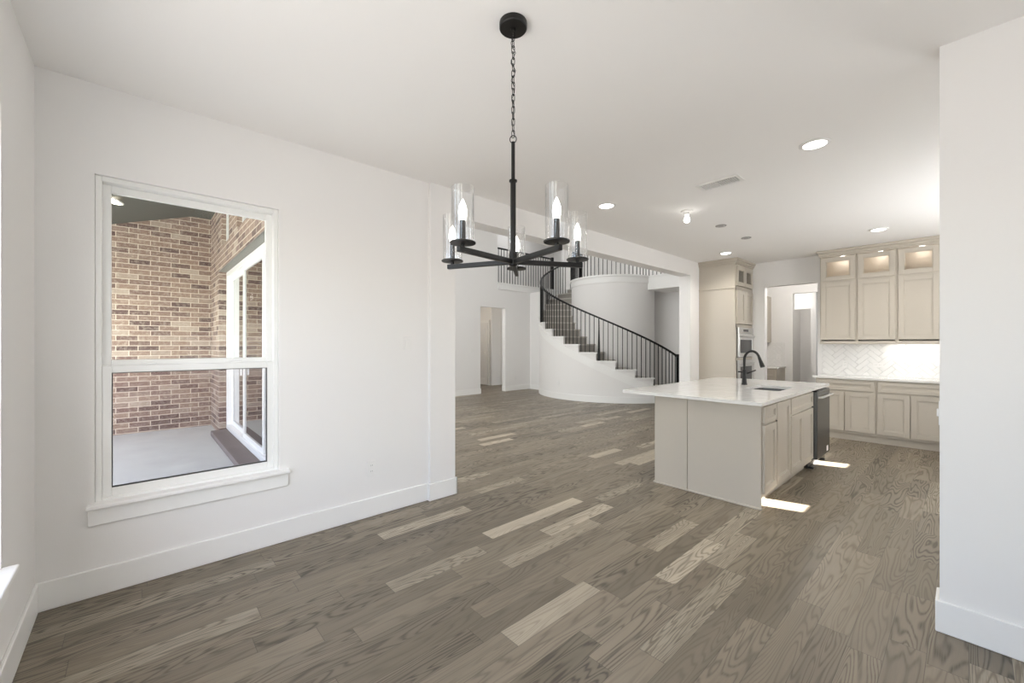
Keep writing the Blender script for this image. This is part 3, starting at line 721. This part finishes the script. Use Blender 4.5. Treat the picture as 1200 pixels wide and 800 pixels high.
def crown_y(name, x0, x1, yf, y1, z0=2.755):
    # stepped crown facing -Y with returns
    b = MB(); b.box(x0 - 0.010, x1 + 0.0, yf - 0.024, y1, z0, z0 + 0.02, 0.003).box(x0 - 0.022, x1, yf - 0.036, y1, z0 + 0.02, z0 + 0.055, 0.006).box(x0 - 0.042, x1, yf - 0.056, y1, z0 + 0.055, H - 0.001, 0.008)
    return struct(b.build(name, 'cab'))
crown_y('trim_7', -1.553, -0.235, YU, YB - 0.001)
struct(MB().box(-1.558, -0.235, YU - 0.012, YU + 0.02, 1.40, 1.425, 0.003).build('trim_8', 'cab'))
uc = thing('under_cabinet_light', (-0.45, 8.14, 1.40), 'slim glowing light bar under the upper cabinets by the right wall edge', 'light')
MB().box(-0.76, -0.26, 8.12, 8.16, 1.408, 1.419, 0.002).build('housing', 'white_plastic', uc)
MB().box(-0.75, -0.27, 8.125, 8.155, 1.404, 1.408).build('lens', 'led', uc)
light('under_cabinet_lamp', 'AREA', (-0.50, 8.13, 1.400), 1.2, (1.0, 0.97, 0.92), (0, 0.12, -1), shape='RECTANGLE', size=0.5, size_y=0.04)

# ------------------------------------------------------------------ oven tower
TX, TY0 = -2.62, 7.44
ov = thing('oven_cabinet', (-2.9, 7.85, 0), 'tall greige oven cabinet reaching the ceiling beside the wall column', 'cabinet')
b = MB(); y1 = YB - 0.001; xb = XP + 0.001
b.box(xb, TX, TY0, TY0 + 0.02, 0.0, 2.83).box(xb, TX, y1 - 0.02, y1, 0.1, 2.83).box(xb, xb + 0.02, TY0 + 0.02, y1 - 0.02, 0.1, 2.83)
for z0, z1 in ((0.10, 0.12), (0.44, 0.49), (1.125, 1.165), (1.685, 1.735), (2.325, 2.385), (2.735, 2.83)): b.box(xb + 0.02, TX, TY0 + 0.02, y1 - 0.02, z0, z1)
b.box(xb + 0.02, TX - 0.06, TY0 + 0.02, y1 - 0.02, 0, 0.1)
b.box(TX - 0.02, TX, TY0 + 0.02, TY0 + 0.06, 0.1, 2.83).box(TX - 0.02, TX, y1 - 0.05, y1 - 0.02, 0.1, 2.83)
b.box(xb, TX + 0.006, TY0 - 0.016, TY0, 2.340, 2.368, 0.003)
b.build('carcass', 'cab', ov)
F = Face('+X', TX)
m = (TY0 + y1) / 2
for u0, u1 in ((TY0 + 0.05, m - 0.003), (m + 0.003, y1 - 0.035)):
    shaker(F, u0, u1, 1.745, 2.315, parent=ov); shaker(F, u0, u1, 2.395, 2.725, glassy=True, name='glass_door', parent=ov)
shaker(F, TY0 + 0.05, y1 - 0.035, 0.125, 0.43, name='drawer', parent=ov)
light('oven_cabinet_fill', 'POINT', (-2.85, 7.85, 2.68), 0.25, (1.0, 0.93, 0.86), shadow_soft_size=0.03)  # weak lamp added to brighten behind the glass doors, no fixture
cr = MB()
for o_, z0, z1 in ((0.024, 2.755, 2.775), (0.036, 2.775, 2.81), (0.056, 2.81, H - 0.001)): cr.box(xb, TX + o_, TY0 - o_ * 0.8, y1, z0, z1, 0.004)
struct(cr.build('trim_9', 'cab'))
def wall_oven(z0, z1, label, ctrl):
    t = thing('wall_oven', (TX, m, z0), label, 'oven'); a0, a1 = TY0 + 0.075, y1 - 0.06
    MB().box(TX - 0.5, TX + 0.004, a0 + 0.005, a1 - 0.005, z0, z1).build('oven_body', 'dark_slot', t)
    zt = z1
    if ctrl:
        zt = z1 - 0.10; MB().box(TX + 0.004, TX + 0.03, a0, a1, zt + 0.004, z1, 0.003).build('control_panel', 'steel', t)
        MB().box(TX + 0.03, TX + 0.0315, m - 0.12, m + 0.12, zt + 0.03, z1 - 0.03).build('display', 'oven_glass', t)
    d = MB(); zb = z0 + 0.01
    d.box(TX + 0.004, TX + 0.035, a0, a0 + 0.07, zb, zt, 0.003).box(TX + 0.004, TX + 0.035, a1 - 0.07, a1, zb, zt, 0.003).box(TX + 0.004, TX + 0.035, a0 + 0.07, a1 - 0.07, zb, zb + 0.07, 0.003).box(TX + 0.004, TX + 0.035, a0 + 0.07, a1 - 0.07, zt - 0.11, zt, 0.003)
    dd = d.build('oven_door', 'steel', t)
    MB().box(TX + 0.006, TX + 0.030, a0 + 0.065, a1 - 0.065, zb + 0.06, zt - 0.10).build('door_window', 'oven_glass', dd)
    hy = zt - 0.055; pts = [(TX + 0.034, a0 + 0.06, hy), (TX + 0.075, a0 + 0.06, hy), (TX + 0.08, a0 + 0.075, hy), (TX + 0.08, a1 - 0.075, hy), (TX + 0.075, a1 - 0.06, hy), (TX + 0.034, a1 - 0.06, hy)]
    MB().tube(pts, 0.010).build('handle', 'steel', dd, True)
    return t
wall_oven(1.168, 1.683, 'stainless built-in oven with control panel, upper of the two in the tall cabinet', True)
wall_oven(0.492, 1.123, 'stainless built-in oven below the other, behind the black tap', False)

# ------------------------------------------------------------------ pantry furniture
pc = thing('pantry_base_cabinet', (-2.9, 9.9, 0), 'short greige base cabinet with white top seen through the pantry opening', 'cabinet')
MB().box(-3.22, -2.60, 9.62, 10.195, 0.1, 0.895).box(-3.22, -2.60, 9.68, 10.195, 0, 0.1).build('carcass', 'cab', pc)
F = Face('-Y', 9.62)
shaker(F, -3.20, -2.86, 0.13, 0.70, parent=pc); shaker(F, -3.20, -2.86, 0.725, 0.87, 0.04, name='drawer', parent=pc)
shaker(F, -2.845, -2.62, 0.13, 0.70, parent=pc); shaker(F, -2.845, -2.62, 0.725, 0.87, 0.04, name='drawer', parent=pc)
MB().box(-3.222, -2.58, 9.59, 10.197, 0.897, 0.925, 0.003).build('countertop', 'quartz', pc)
pu = thing('pantry_wall_cabinet', (-3.05, 10.0, 1.42), 'greige upper cabinet edge glimpsed at the left of the pantry opening', 'cabinet')
MB().box(-3.22, -2.86, 9.88, 10.195, 1.44, 2.42).build('carcass', 'cab', pu); shaker(Face('-Y', 9.88), -3.21, -2.87, 1.45, 2.40, parent=pu)
ps = thing('pantry_backsplash', (-2.9, 10.19, 0.93), 'white tile patch above the pantry counter', 'backsplash')
herring(-3.22, -2.60, 0.927, 1.43, 10.199, ps)
wall_plate(-2.72, 1.12, 'white outlet in the pantry tiles', pos=10.186)
light('pantry_fill', 'POINT', (-1.9, 8.95, 2.6), 30, (1.0, 0.97, 0.93), shadow_soft_size=0.12)  # unseen lamp added to light the pantry cabinet fronts
light('hall_end_fill', 'AREA', (-2.05, 12.5, 1.6), 20, DAY, (-0.3, -1, 0), shape='RECTANGLE', size=0.5, size_y=2.0)  # added lamp standing free in the hall, not a window
light('passage_fill', 'POINT', (-2.65, 10.9, 2.5), 10, (1.0, 0.98, 0.95), shadow_soft_size=0.12)  # unseen lamp added so the room behind the pantry reads bright
light('side_room_fill', 'POINT', (-2.9, 12.8, 2.3), 8, (1.0, 0.97, 0.93), shadow_soft_size=0.12)  # unseen lamp added to lift the room beyond the hall wall

# ------------------------------------------------------------------ island
IX, IY = -1.165, 3.885     # front of the cabinets (facing +X) and their near end
IL, IE = -2.13, 6.21
pn = thing('island_surround', (-1.65, 3.9, 0), 'greige finished panels wrapping the near end and seating side of the island', 'panel')
MB().box(-1.792, IX + 0.0, IY, IY + 0.018, 0.0, 0.884, 0.0015).build('end_panel', 'cab', pn)
MB().box(IL, -1.797, IY + 0.002, IY + 0.02, 0.0, 0.884, 0.0015).build('end_panel', 'cab', pn)
MB().box(IL, IL + 0.018, IY + 0.02, IE, 0.0, 0.884).build('back_panel', 'cab', pn)
MB().box(IL, IX, IE, IE + 0.018, 0.0, 0.884).build('far_panel', 'cab', pn)
MB().box(IL - 0.012, IX + 0.006, IY - 0.012, IY, 0, 0.018, 0.004).box(IL - 0.012, IL, IY, IE + 0.018, 0, 0.018, 0.004).box(IX - 0.06, IX + 0.006, IY - 0.002, IY + 0.018, 0, 0.017).build('shoe_moulding', 'cab', pn)
F = Face('+X', IX)
def island_cab(y0, y1, label, kind):
    t = thing('island_cabinet', (IX - 0.3, (y0 + y1) / 2, 0), label, 'cabinet')
    b = MB(); xb_ = -1.78
    top = 0.62 if kind == 'sink' else 0.883
    b.box(xb_, IX - 0.02, y0, y1, 0.10, top).box(IX - 0.02, IX, y0, y1, 0.10, 0.883).box(xb_, IX - 0.07, y0, y1, 0.0, 0.10)
    b.build('carcass', 'cab', t)
    if kind == 'drawer':
        shaker(F, y0 + 0.012, y1 - 0.010, 0.728, 0.868, 0.038, name='drawer', parent=t); shaker(F, y0 + 0.012, y1 - 0.010, 0.135, 0.706, parent=t)
        MB().box(IX + 0.018, IX + 0.026, y1 - 0.035, y1 - 0.015, 0.708, 0.722, 0.003).build('door_latch', 'dark_slot', t)
    elif kind == 'tall': shaker(F, y0 + 0.010, y1 - 0.014, 0.135, 0.868, parent=t)
    else:
        shaker(F, y0 + 0.014, y1 - 0.010, 0.715, 0.868, 0.042, name='drawer', parent=t); mm = (y0 + y1) / 2
        shaker(F, y0 + 0.014, mm - 0.002, 0.135, 0.695, parent=t); shaker(F, mm + 0.002, y1 - 0.010, 0.135, 0.695, parent=t)
    return t
island_cab(3.904, 4.255, 'narrow greige island cabinet with a small drawer over a door, at the near corner', 'drawer')
island_cab(4.256, 4.690, 'greige island cabinet with one full-height door, second from the near corner', 'tall')
island_cab(4.691, 5.560, 'wide greige island sink cabinet with two doors, next to the dishwasher', 'sink')
# dishwasher
dwm = thing('dishwasher', (IX, 5.88, 0), 'dark stainless dishwasher with bright bar handle at the far end of the island', 'dishwasher')
y0, y1 = 5.575, 6.185
MB().box(-1.75, IX, y0, y1, 0.10, 0.875).build('tub_body', 'dark_slot', dwm)
MB().box(IX, IX + 0.052, y0 + 0.003, y1 - 0.003, 0.115, 0.868, 0.005, 2).build('door', 'dark_steel', dwm)
MB().box(IX + 0.004, IX + 0.048, y0 + 0.006, y1 - 0.006, 0.868, 0.878, 0.003).build('control_strip', 'oven_glass', dwm)
MB().tube([(IX + 0.05, y0 + 0.05, 0.80), (IX + 0.082, y0 + 0.05, 0.805), (IX + 0.092, y0 + 0.065, 0.808), (IX + 0.092, y1 - 0.065, 0.808), (IX + 0.082, y1 - 0.05, 0.805), (IX + 0.05, y1 - 0.05, 0.80)], 0.0115, 12).build('handle', 'steel', dwm, True)
MB().box(IX - 0.05, IX - 0.04, y0, y1, 0.0, 0.1).box(IX - 0.04, IX + 0.01, y0 + 0.02, y0 + 0.05, 0.0, 0.018, 0.004).box(IX - 0.04, IX + 0.01, y1 - 0.05, y1 - 0.02, 0.0, 0.018, 0.004).build('kick_plate', 'dark_slot', dwm)
MB().box(IX + 0.052, IX + 0.0535, 6.02, 6.09, 0.14, 0.20).build('sticker', 'white_plastic', dwm)

# island top with a sink cut-out
SX0, SX1, SY0, SY1 = -1.640, -1.290, 4.86, 5.44
TX0, TX1, TY0_, TY1_ = -2.44, -1.130, 3.79, 6.27
def rrect(x0, x1, y0, y1, r, n=6):
    p = []
    for cx, cy, a0 in ((x1 - r, y1 - r, 0), (x0 + r, y1 - r, 90), (x0 + r, y0 + r, 180), (x1 - r, y0 + r, 270)):
        for i in range(n + 1): a = R(a0 + 90 * i / n); p.append((cx + r * math.cos(a), cy + r * math.sin(a)))
    return p
hole = rrect(SX0, SX1, SY0, SY1, 0.05); outer = rrect(TX0, TX1, TY0_, TY1_, 0.006, 6)
tb = bmesh.new()
def loop(pts, z): return [tb.verts.new((x, y, z)) for x, y in pts]
n = len(hole); zt, zb = 0.918, 0.888
ot, ob, ht, hb = loop(outer, zt), loop(outer, zb), loop(hole, zt), loop(hole, zb)
for i in range(n):
    j = (i + 1) % n
    tb.faces.new((ot[i], ot[j], ht[j], ht[i])); tb.faces.new((ob[i], ob[j], hb[j], hb[i]))
    tb.faces.new((ot[i], ot[j], ob[j], ob[i])); tb.faces.new((ht[i], ht[j], hb[j], hb[i]))
bmesh.ops.recalc_face_normals(tb, faces=tb.faces)
b = MB(); b.add(tb); it = b.build('island_worktop', 'quartz'); tag(it, 'large white quartz worktop covering the island, with a sink cut into it', 'countertop')
# undermount sink
tb = bmesh.new(); a = loop(rrect(SX0 - 0.012, SX1 + 0.012, SY0 - 0.012, SY1 + 0.012, 0.055), 0.8865); c = loop(rrect(SX0 + 0.002, SX1 - 0.002, SY0 + 0.002, SY1 - 0.002, 0.05), 0.8865)
d = loop(rrect(SX0 + 0.008, SX1 - 0.008, SY0 + 0.008, SY1 - 0.008, 0.06), 0.69); e = loop(rrect(SX0 + 0.05, SX1 - 0.05, SY0 + 0.05, SY1 - 0.05, 0.05), 0.665)
for p, q in ((a, c), (c, d), (d, e)):
    for i in range(n): j = (i + 1) % n; tb.faces.new((p[i], p[j], q[j], q[i]))
tb.faces.new(e)
bmesh.ops.recalc_face_normals(tb, faces=tb.faces); bmesh.ops.reverse_faces(tb, faces=tb.faces)
b = MB(); b.add(tb); sk = thing('kitchen_sink', (-1.465, 5.15, 0.665), 'stainless undermount sink set into the island worktop', 'sink')
so = b.build('basin', 'sink_steel', sk, True); sm = so.modifiers.new('solid', 'SOLIDIFY'); sm.thickness = 0.002; sm.offset = 1
MB().lathe([(0, 0.666), (0.045, 0.666), (0.045, 0.670), (0.03, 0.669), (0, 0.667)], (-1.465, 5.15, 0), 24).build('drain', 'dark_steel', sk, True)
# faucet
fx, fy, fz = -1.775, 5.33, 0.918
fa = thing('kitchen_faucet', (fx, fy, fz), 'matte black pull-down kitchen tap arching over the island sink', 'faucet')
MB().lathe([(0, 0), (0.031, 0), (0.031, 0.006), (0.026, 0.03), (0.0225, 0.08), (0.020, 0.13), (0.022, 0.165), (0.020, 0.18), (0, 0.18)], (fx, fy, fz), 28).build('tap_body', 'black', fa, True)
dx, dy = 0.90, -0.43; q = math.hypot(dx, dy); dx /= q; dy /= q
pts = [(0, 0.17), (0, 0.22), (0.0, 0.27)]; rr = 0.105
for i in range(1, 15):
    a = math.pi - math.pi * 0.90 * i / 14; pts.append((rr + rr * math.cos(a), 0.295 + rr * math.sin(a)))
MB().tube([(fx + u * dx, fy + u * dy, fz + v) for u, v in pts], 0.0135, 14).build('spout', 'black', fa, True)
(u0, v0), (u1, v1) = pts[-2], pts[-1]; du, dv = u1 - u0, v1 - v0; l = math.hypot(du, dv); du /= l; dv /= l
hp = [(u1 + du * s_, v1 + dv * s_) for s_ in (-0.005, 0.01, 0.04, 0.09, 0.115)]
MB().tube([(fx + u * dx, fy + u * dy, fz + v) for u, v in hp], [0.0145, 0.016, 0.0175, 0.0235, 0.0245], 18).build('spray_head', 'black', fa, True)
MB().tube([(fx, fy, fz + 0.135), (fx + 0.05 * -dy, fy + 0.05 * dx, fz + 0.137), (fx + 0.115 * 0.93, fy + 0.05, fz + 0.175)], [0.011, 0.010, 0.0065], 12).build('lever', 'black', fa, True)
MB().tube([(fx - 0.0, fy, fz + 0.150), (fx - 0.068, fy - 0.005, fz + 0.152)], [0.009, 0.008], 10).build('side_pin', 'black', fa, True)

# ------------------------------------------------------------------ chandelier
cx, cy = -1.378, 1.256
ch = thing('chandelier', (cx, cy, H), 'black five-arm chandelier with clear glass cylinders hanging from a chain', 'chandelier')
MB().lathe([(0, 0), (0.062, 0), (0.0625, -0.004), (0.0625, -0.024), (0.059, -0.028), (0.012, -0.028), (0.012, -0.036), (0, -0.038)], (cx, cy, H), 40).build('canopy', 'black', ch, True)
b = MB(); b.tube([(cx + 0.006 * math.cos(R(t)), cy, H - 0.043 + 0.010 * math.sin(R(t))) for t in range(0, 360, 30)], 0.002, 8, True)
zt, zb = H - 0.052, 2.335
NL = 17; pitch = (zt - zb) / NL
for i in range(NL):
    zc = zt - pitch * (i + 0.5); hl = pitch * 0.5 + 0.0035; ww = 0.0075
    link = []
    for t in range(0, 360, 30):
        u = ww * math.cos(R(t)); v = (hl - ww) * (1 if math.sin(R(t)) > 0 else -1 if math.sin(R(t)) < 0 else 0) + ww * math.sin(R(t))
        ang = R(20) if i % 2 == 0 else R(110)
        link.append((cx + u * math.cos(ang), cy + u * math.sin(ang), zc + v))
    b.tube(link, 0.0017, 7, True)
b.build('chain', 'black', ch, True)
wire = [(cx + 0.008 * math.sin(i * 1.3), cy + 0.008 * math.cos(i * 1.1), zt + 0.01 - (zt - zb + 0.01) * i / 30) for i in range(31)]
MB().tube(wire, 0.0016, 6).build('wire', 'black', ch, True)
MB().tube([(cx + 0.015 * math.cos(R(t)) * 0.8, cy + 0.015 * math.cos(R(t)) * 0.6, 2.325 + 0.017 * math.sin(R(t))) for t in range(0, 360, 24)], 0.0021, 8, True).build('loop', 'black', ch, True)
MB().lathe([(0, 2.312), (0.0085, 2.312), (0.0085, 2.14), (0.018, 2.14), (0.018, 2.133), (0.0125, 2.13), (0.0125, 1.80), (0, 1.80)], (cx, cy, 0), 24).build('rod', 'black', ch, True)
MB().lathe([(0, 1.815), (0.017, 1.815), (0.019, 1.80), (0.019, 1.757), (0.012, 1.750), (0.0, 1.748)], (cx, cy, 0), 24).build('hub', 'black', ch, True)
FWD = math.atan2(math.cos(R(YAW)), -math.sin(R(YAW)))
AR, ZA = 0.325, 1.771
for i in range(5):
    ang = FWD - R(3.5) + R(72 * i); ux, uy = math.cos(ang), math.sin(ang)
    rot = Matrix.Translation((cx, cy, 0)) @ Matrix.Rotation(ang, 4, 'Z')
    b = MB().box(0.012, AR + 0.012, -0.010, 0.010, ZA - 0.0105, ZA + 0.0105, 0.0015)
    bmesh.ops.transform(b.bm, matrix=rot, verts=b.bm.verts); arm = b.build('arm', 'black', ch)
    px, py = cx + (AR - 0.012) * ux, cy + (AR - 0.012) * uy
    MB().lathe([(0, 0), (0.008, 0), (0.008, 0.012), (0.050, 0.0135), (0.0515, 0.016), (0.0515, 0.019), (0.049, 0.021), (0, 0.0205)], (px, py, ZA + 0.010), 36).build('candle_cup', 'black', arm, True)
    MB().lathe([(0, 0), (0.0115, 0), (0.0115, 0.085), (0.0, 0.086)], (px, py, ZA + 0.030), 20).build('candle_sleeve', 'black', arm, True)
    MB().lathe([(0.008, 0), (0.014, 0.012), (0.0168, 0.030), (0.0150, 0.048), (0.0095, 0.066), (0.004, 0.079), (0, 0.085)], (px, py, ZA + 0.115), 24).build('bulb', 'bulb', arm, True)
    r = 0.0455
    MB().lathe([(r, 0), (r, 0.212), (r - 0.001, 0.2135), (r - 0.0025, 0.2135), (r - 0.003, 0.212), (r - 0.003, 0), (r, 0)], (px, py, ZA + 0.0315), 48, cap=False).build('glass_shade', 'shade_glass', arm, True)
    light('chandelier_bulb_light', 'POINT', (px, py, ZA + 0.155), 4.4, (1.0, 0.95, 0.88), shadow_soft_size=0.016)

# ------------------------------------------------------------------ ceiling fittings
def can(x, y, label, e=9, z=H, warm=False):
    t = thing('recessed_light', (x, y, z - 0.006), label, 'light', None)
    MB().lathe([(0.070, 0.004), (0.073, -0.004), (0.092, -0.003), (0.096, 0.0), (0.096, 0.0055), (0.070, 0.0055)], (x, y, z - 0.006), 40, cap=False).build('trim_ring', 'white_plastic', t, True)
    MB().lathe([(0, -0.012), (0.03, -0.0115), (0.055, -0.008), (0.073, -0.001), (0.073, 0.005), (0, 0.005)], (x, y, z - 0.006), 40).build('lens', 'led_warm' if warm else 'led', t, True)
    light('recessed_lamp', 'SPOT', (x, y, z - 0.03), e * 2.5, (1.0, 0.96, 0.90), (0, 0, -1), spot_size=R(150), spot_blend=0.9, shadow_soft_size=0.07)
    return t
can(-0.74, 3.63, 'round recessed ceiling light nearest the right wall edge, the largest in view', 20)
can(-2.535, 3.63, 'round recessed ceiling light left of the air vent, above the great room header', 20)
can(-2.58, 6.93, 'small round recessed ceiling light in front of the oven cabinet', 16)
can(-0.75, 6.93, 'small round recessed ceiling light in front of the upper glass cabinets', 16)
pl = thing('patio_light', (-7.83, -0.27, 3.36), 'round light in the dark patio ceiling, seen at the top left of the window', 'light')
MB().lathe([(0, -0.03), (0.06, -0.028), (0.10, -0.012), (0.10, 0.01), (0, 0.01)], (-7.83, -0.27, 3.362), 32, Euler((R(-18), 0, 0))).build('lens', 'led_warm', pl, True)
MB().lathe([(0.098, -0.006), (0.125, -0.004), (0.13, 0.004), (0.13, 0.012), (0.098, 0.012)], (-7.83, -0.27, 3.362), 32, Euler((R(-18), 0, 0)), cap=False).build('trim_ring', 'white_plastic', pl, True)
light('patio_lamp', 'SPOT', (-7.83, -0.3, 3.25), 70, (1.0, 0.88, 0.72), (0, 0, -1), spot_size=R(125), spot_blend=0.6, shadow_soft_size=0.08)
light('patio_lamp', 'POINT', (-4.3, -1.0, 2.9), 20, (1.0, 0.88, 0.72), shadow_soft_size=0.08)  # added fill lamp out of view, no fixture here
bx, by = -2.05, 4.43
bl = thing('bare_bulb_holder', (bx, by, H), 'white ceiling holder with one bare lit bulb above the island', 'light')
MB().lathe([(0, 0), (0.062, 0), (0.064, -0.006), (0.058, -0.014), (0.030, -0.020), (0.026, -0.045), (0.0, -0.046)], (bx, by, H), 32).build('holder', 'white_plastic', bl, True)
MB().lathe([(0.013, -0.045), (0.016, -0.06), (0.029, -0.085), (0.031, -0.10), (0.026, -0.118), (0.012, -0.129), (0, -0.131)], (bx, by, H), 28).build('bulb', 'bulb', bl, True)
light('bare_bulb_light', 'POINT', (bx, by, H - 0.10), 36, (1.0, 0.96, 0.9), shadow_soft_size=0.03)
for y, lab in ((5.29, 'grey blank ceiling cover nearer the bare bulb, over the island'), (6.15, 'grey blank ceiling cover farther from the bare bulb, over the island')):
    t = thing('ceiling_cover', (-2.025, y, H), lab, 'ceiling cover', None)
    MB().lathe([(0, 0), (0.062, 0), (0.062, -0.005), (0.057, -0.008), (0, -0.009)], (-2.025, y, H), 28).build('cover_disc', 'grey_cover', t, True)
    b = MB()
    for s in (-1, 1): b.lathe([(0, -0.008), (0.005, -0.008), (0.005, -0.011), (0, -0.012)], (-2.025 + s * 0.035, y, H), 10)
    b.build('screw', 'white_plastic', t)
vn = thing('ceiling_vent', (-1.49, 3.875, H), 'white slatted rectangular air vent in the kitchen ceiling', 'vent')
vx0, vx1, vy0, vy1 = -1.675, -1.315, 3.785, 3.965
MB().box(vx0, vx1, vy0, vy0 + 0.03, H - 0.008, H, 0.002).box(vx0, vx1, vy1 - 0.03, vy1, H - 0.008, H, 0.002).box(vx0, vx0 + 0.03, vy0 + 0.03, vy1 - 0.03, H - 0.008, H, 0.002).box(vx1 - 0.03, vx1, vy0 + 0.03, vy1 - 0.03, H - 0.008, H, 0.002).build('vent_frame', 'white_plastic', vn)
MB().box(vx0 + 0.03, vx1 - 0.03, vy0 + 0.03, vy1 - 0.03, H - 0.0015, H - 0.0005).build('duct_opening', 'vent_dark', vn)
b = MB()
for i in range(17):
    x = vx0 + 0.04 + i * 0.0175
    tb = bmesh.new(); bmesh.ops.create_cube(tb, size=1)
    for v in tb.verts: v.co = Vector((v.co.x * 0.0055, v.co.y * (vy1 - vy0 - 0.06), v.co.z * 0.013))
    bmesh.ops.transform(tb, matrix=Matrix.Translation((x, (vy0 + vy1) / 2, H - 0.008)) @ Matrix.Rotation(R(12 if i < 8 else -14), 4, 'Y'), verts=tb.verts); b.add(tb)
b.build('louvres', 'white_plastic', vn)

# ------------------------------------------------------------------ plates on the walls
wall_plate(1.735, 1.405, 'white rocker light switch on the left wall, between window and pilaster', 'switch', '+X', XL, 0.075, 0.118)
wall_plate(1.407, 0.388, 'white outlet low on the left wall, between window and pilaster', 'outlet', '+X', XL, 0.07, 0.125)
wall_plate(8.50, 0.36, 'tiny white outlet on the far great room wall, between doorway and stairs', 'outlet', '+X', XF)
wall_plate(6.89, 1.22, 'tiny white switch on the far great room wall, left of the doorway', 'switch', '+X', XF, 0.115, 0.118)
swe = thing('switch_plate', (-0.092, 2.97, 1.00), 'white switch plate on the narrow end of the right stub wall', 'switch')
MB().box(-0.0945, -0.0905, 2.93, 3.005, 1.00, 1.115, 0.001).build('cover_plate', 'white_plastic', swe)
MB().box(-0.102, -0.0945, 2.952, 2.984, 1.040, 1.076, 0.002).build('rocker', 'white_plastic', swe)
# outlet on the curved stair wall
pp = pol(RO, 264, 0.40); so_ = thing('wall_outlet', pp, 'tiny white outlet low on the curved stair wall', 'outlet')
tb = bmesh.new(); bmesh.ops.create_cube(tb, size=1)
for v in tb.verts: v.co = Vector((v.co.x * 0.014, v.co.y * 0.07, v.co.z * 0.115 + 0.40))
bmesh.ops.transform(tb, matrix=Matrix.Translation((pp.x, pp.y, 0)) @ Matrix.Rotation(R(264), 4, 'Z'), verts=tb.verts)
b = MB(); b.add(tb); b.build('cover_plate', 'white_plastic', so_)

# ------------------------------------------------------------------ groups of repeats
for o in list(C.objects):
    if o.parent is None and o.get('label'):
        k = o.name.split('.')[0]
        g = {'recessed_light': 'recessed ceiling lights', 'ceiling_cover': 'blank covers above the island', 'wall_cabinet': 'upper cabinets on the back wall',
             'base_cabinet': 'base cabinets on the back wall', 'island_cabinet': 'cabinets in the island', 'wall_oven': 'ovens in the tall cabinet',
             'gallery_railing': 'upstairs gallery railings', 'wall_outlet': 'white wall outlets', 'light_switch': 'white light switches'}.get(k)
        if g: o['group'] = g
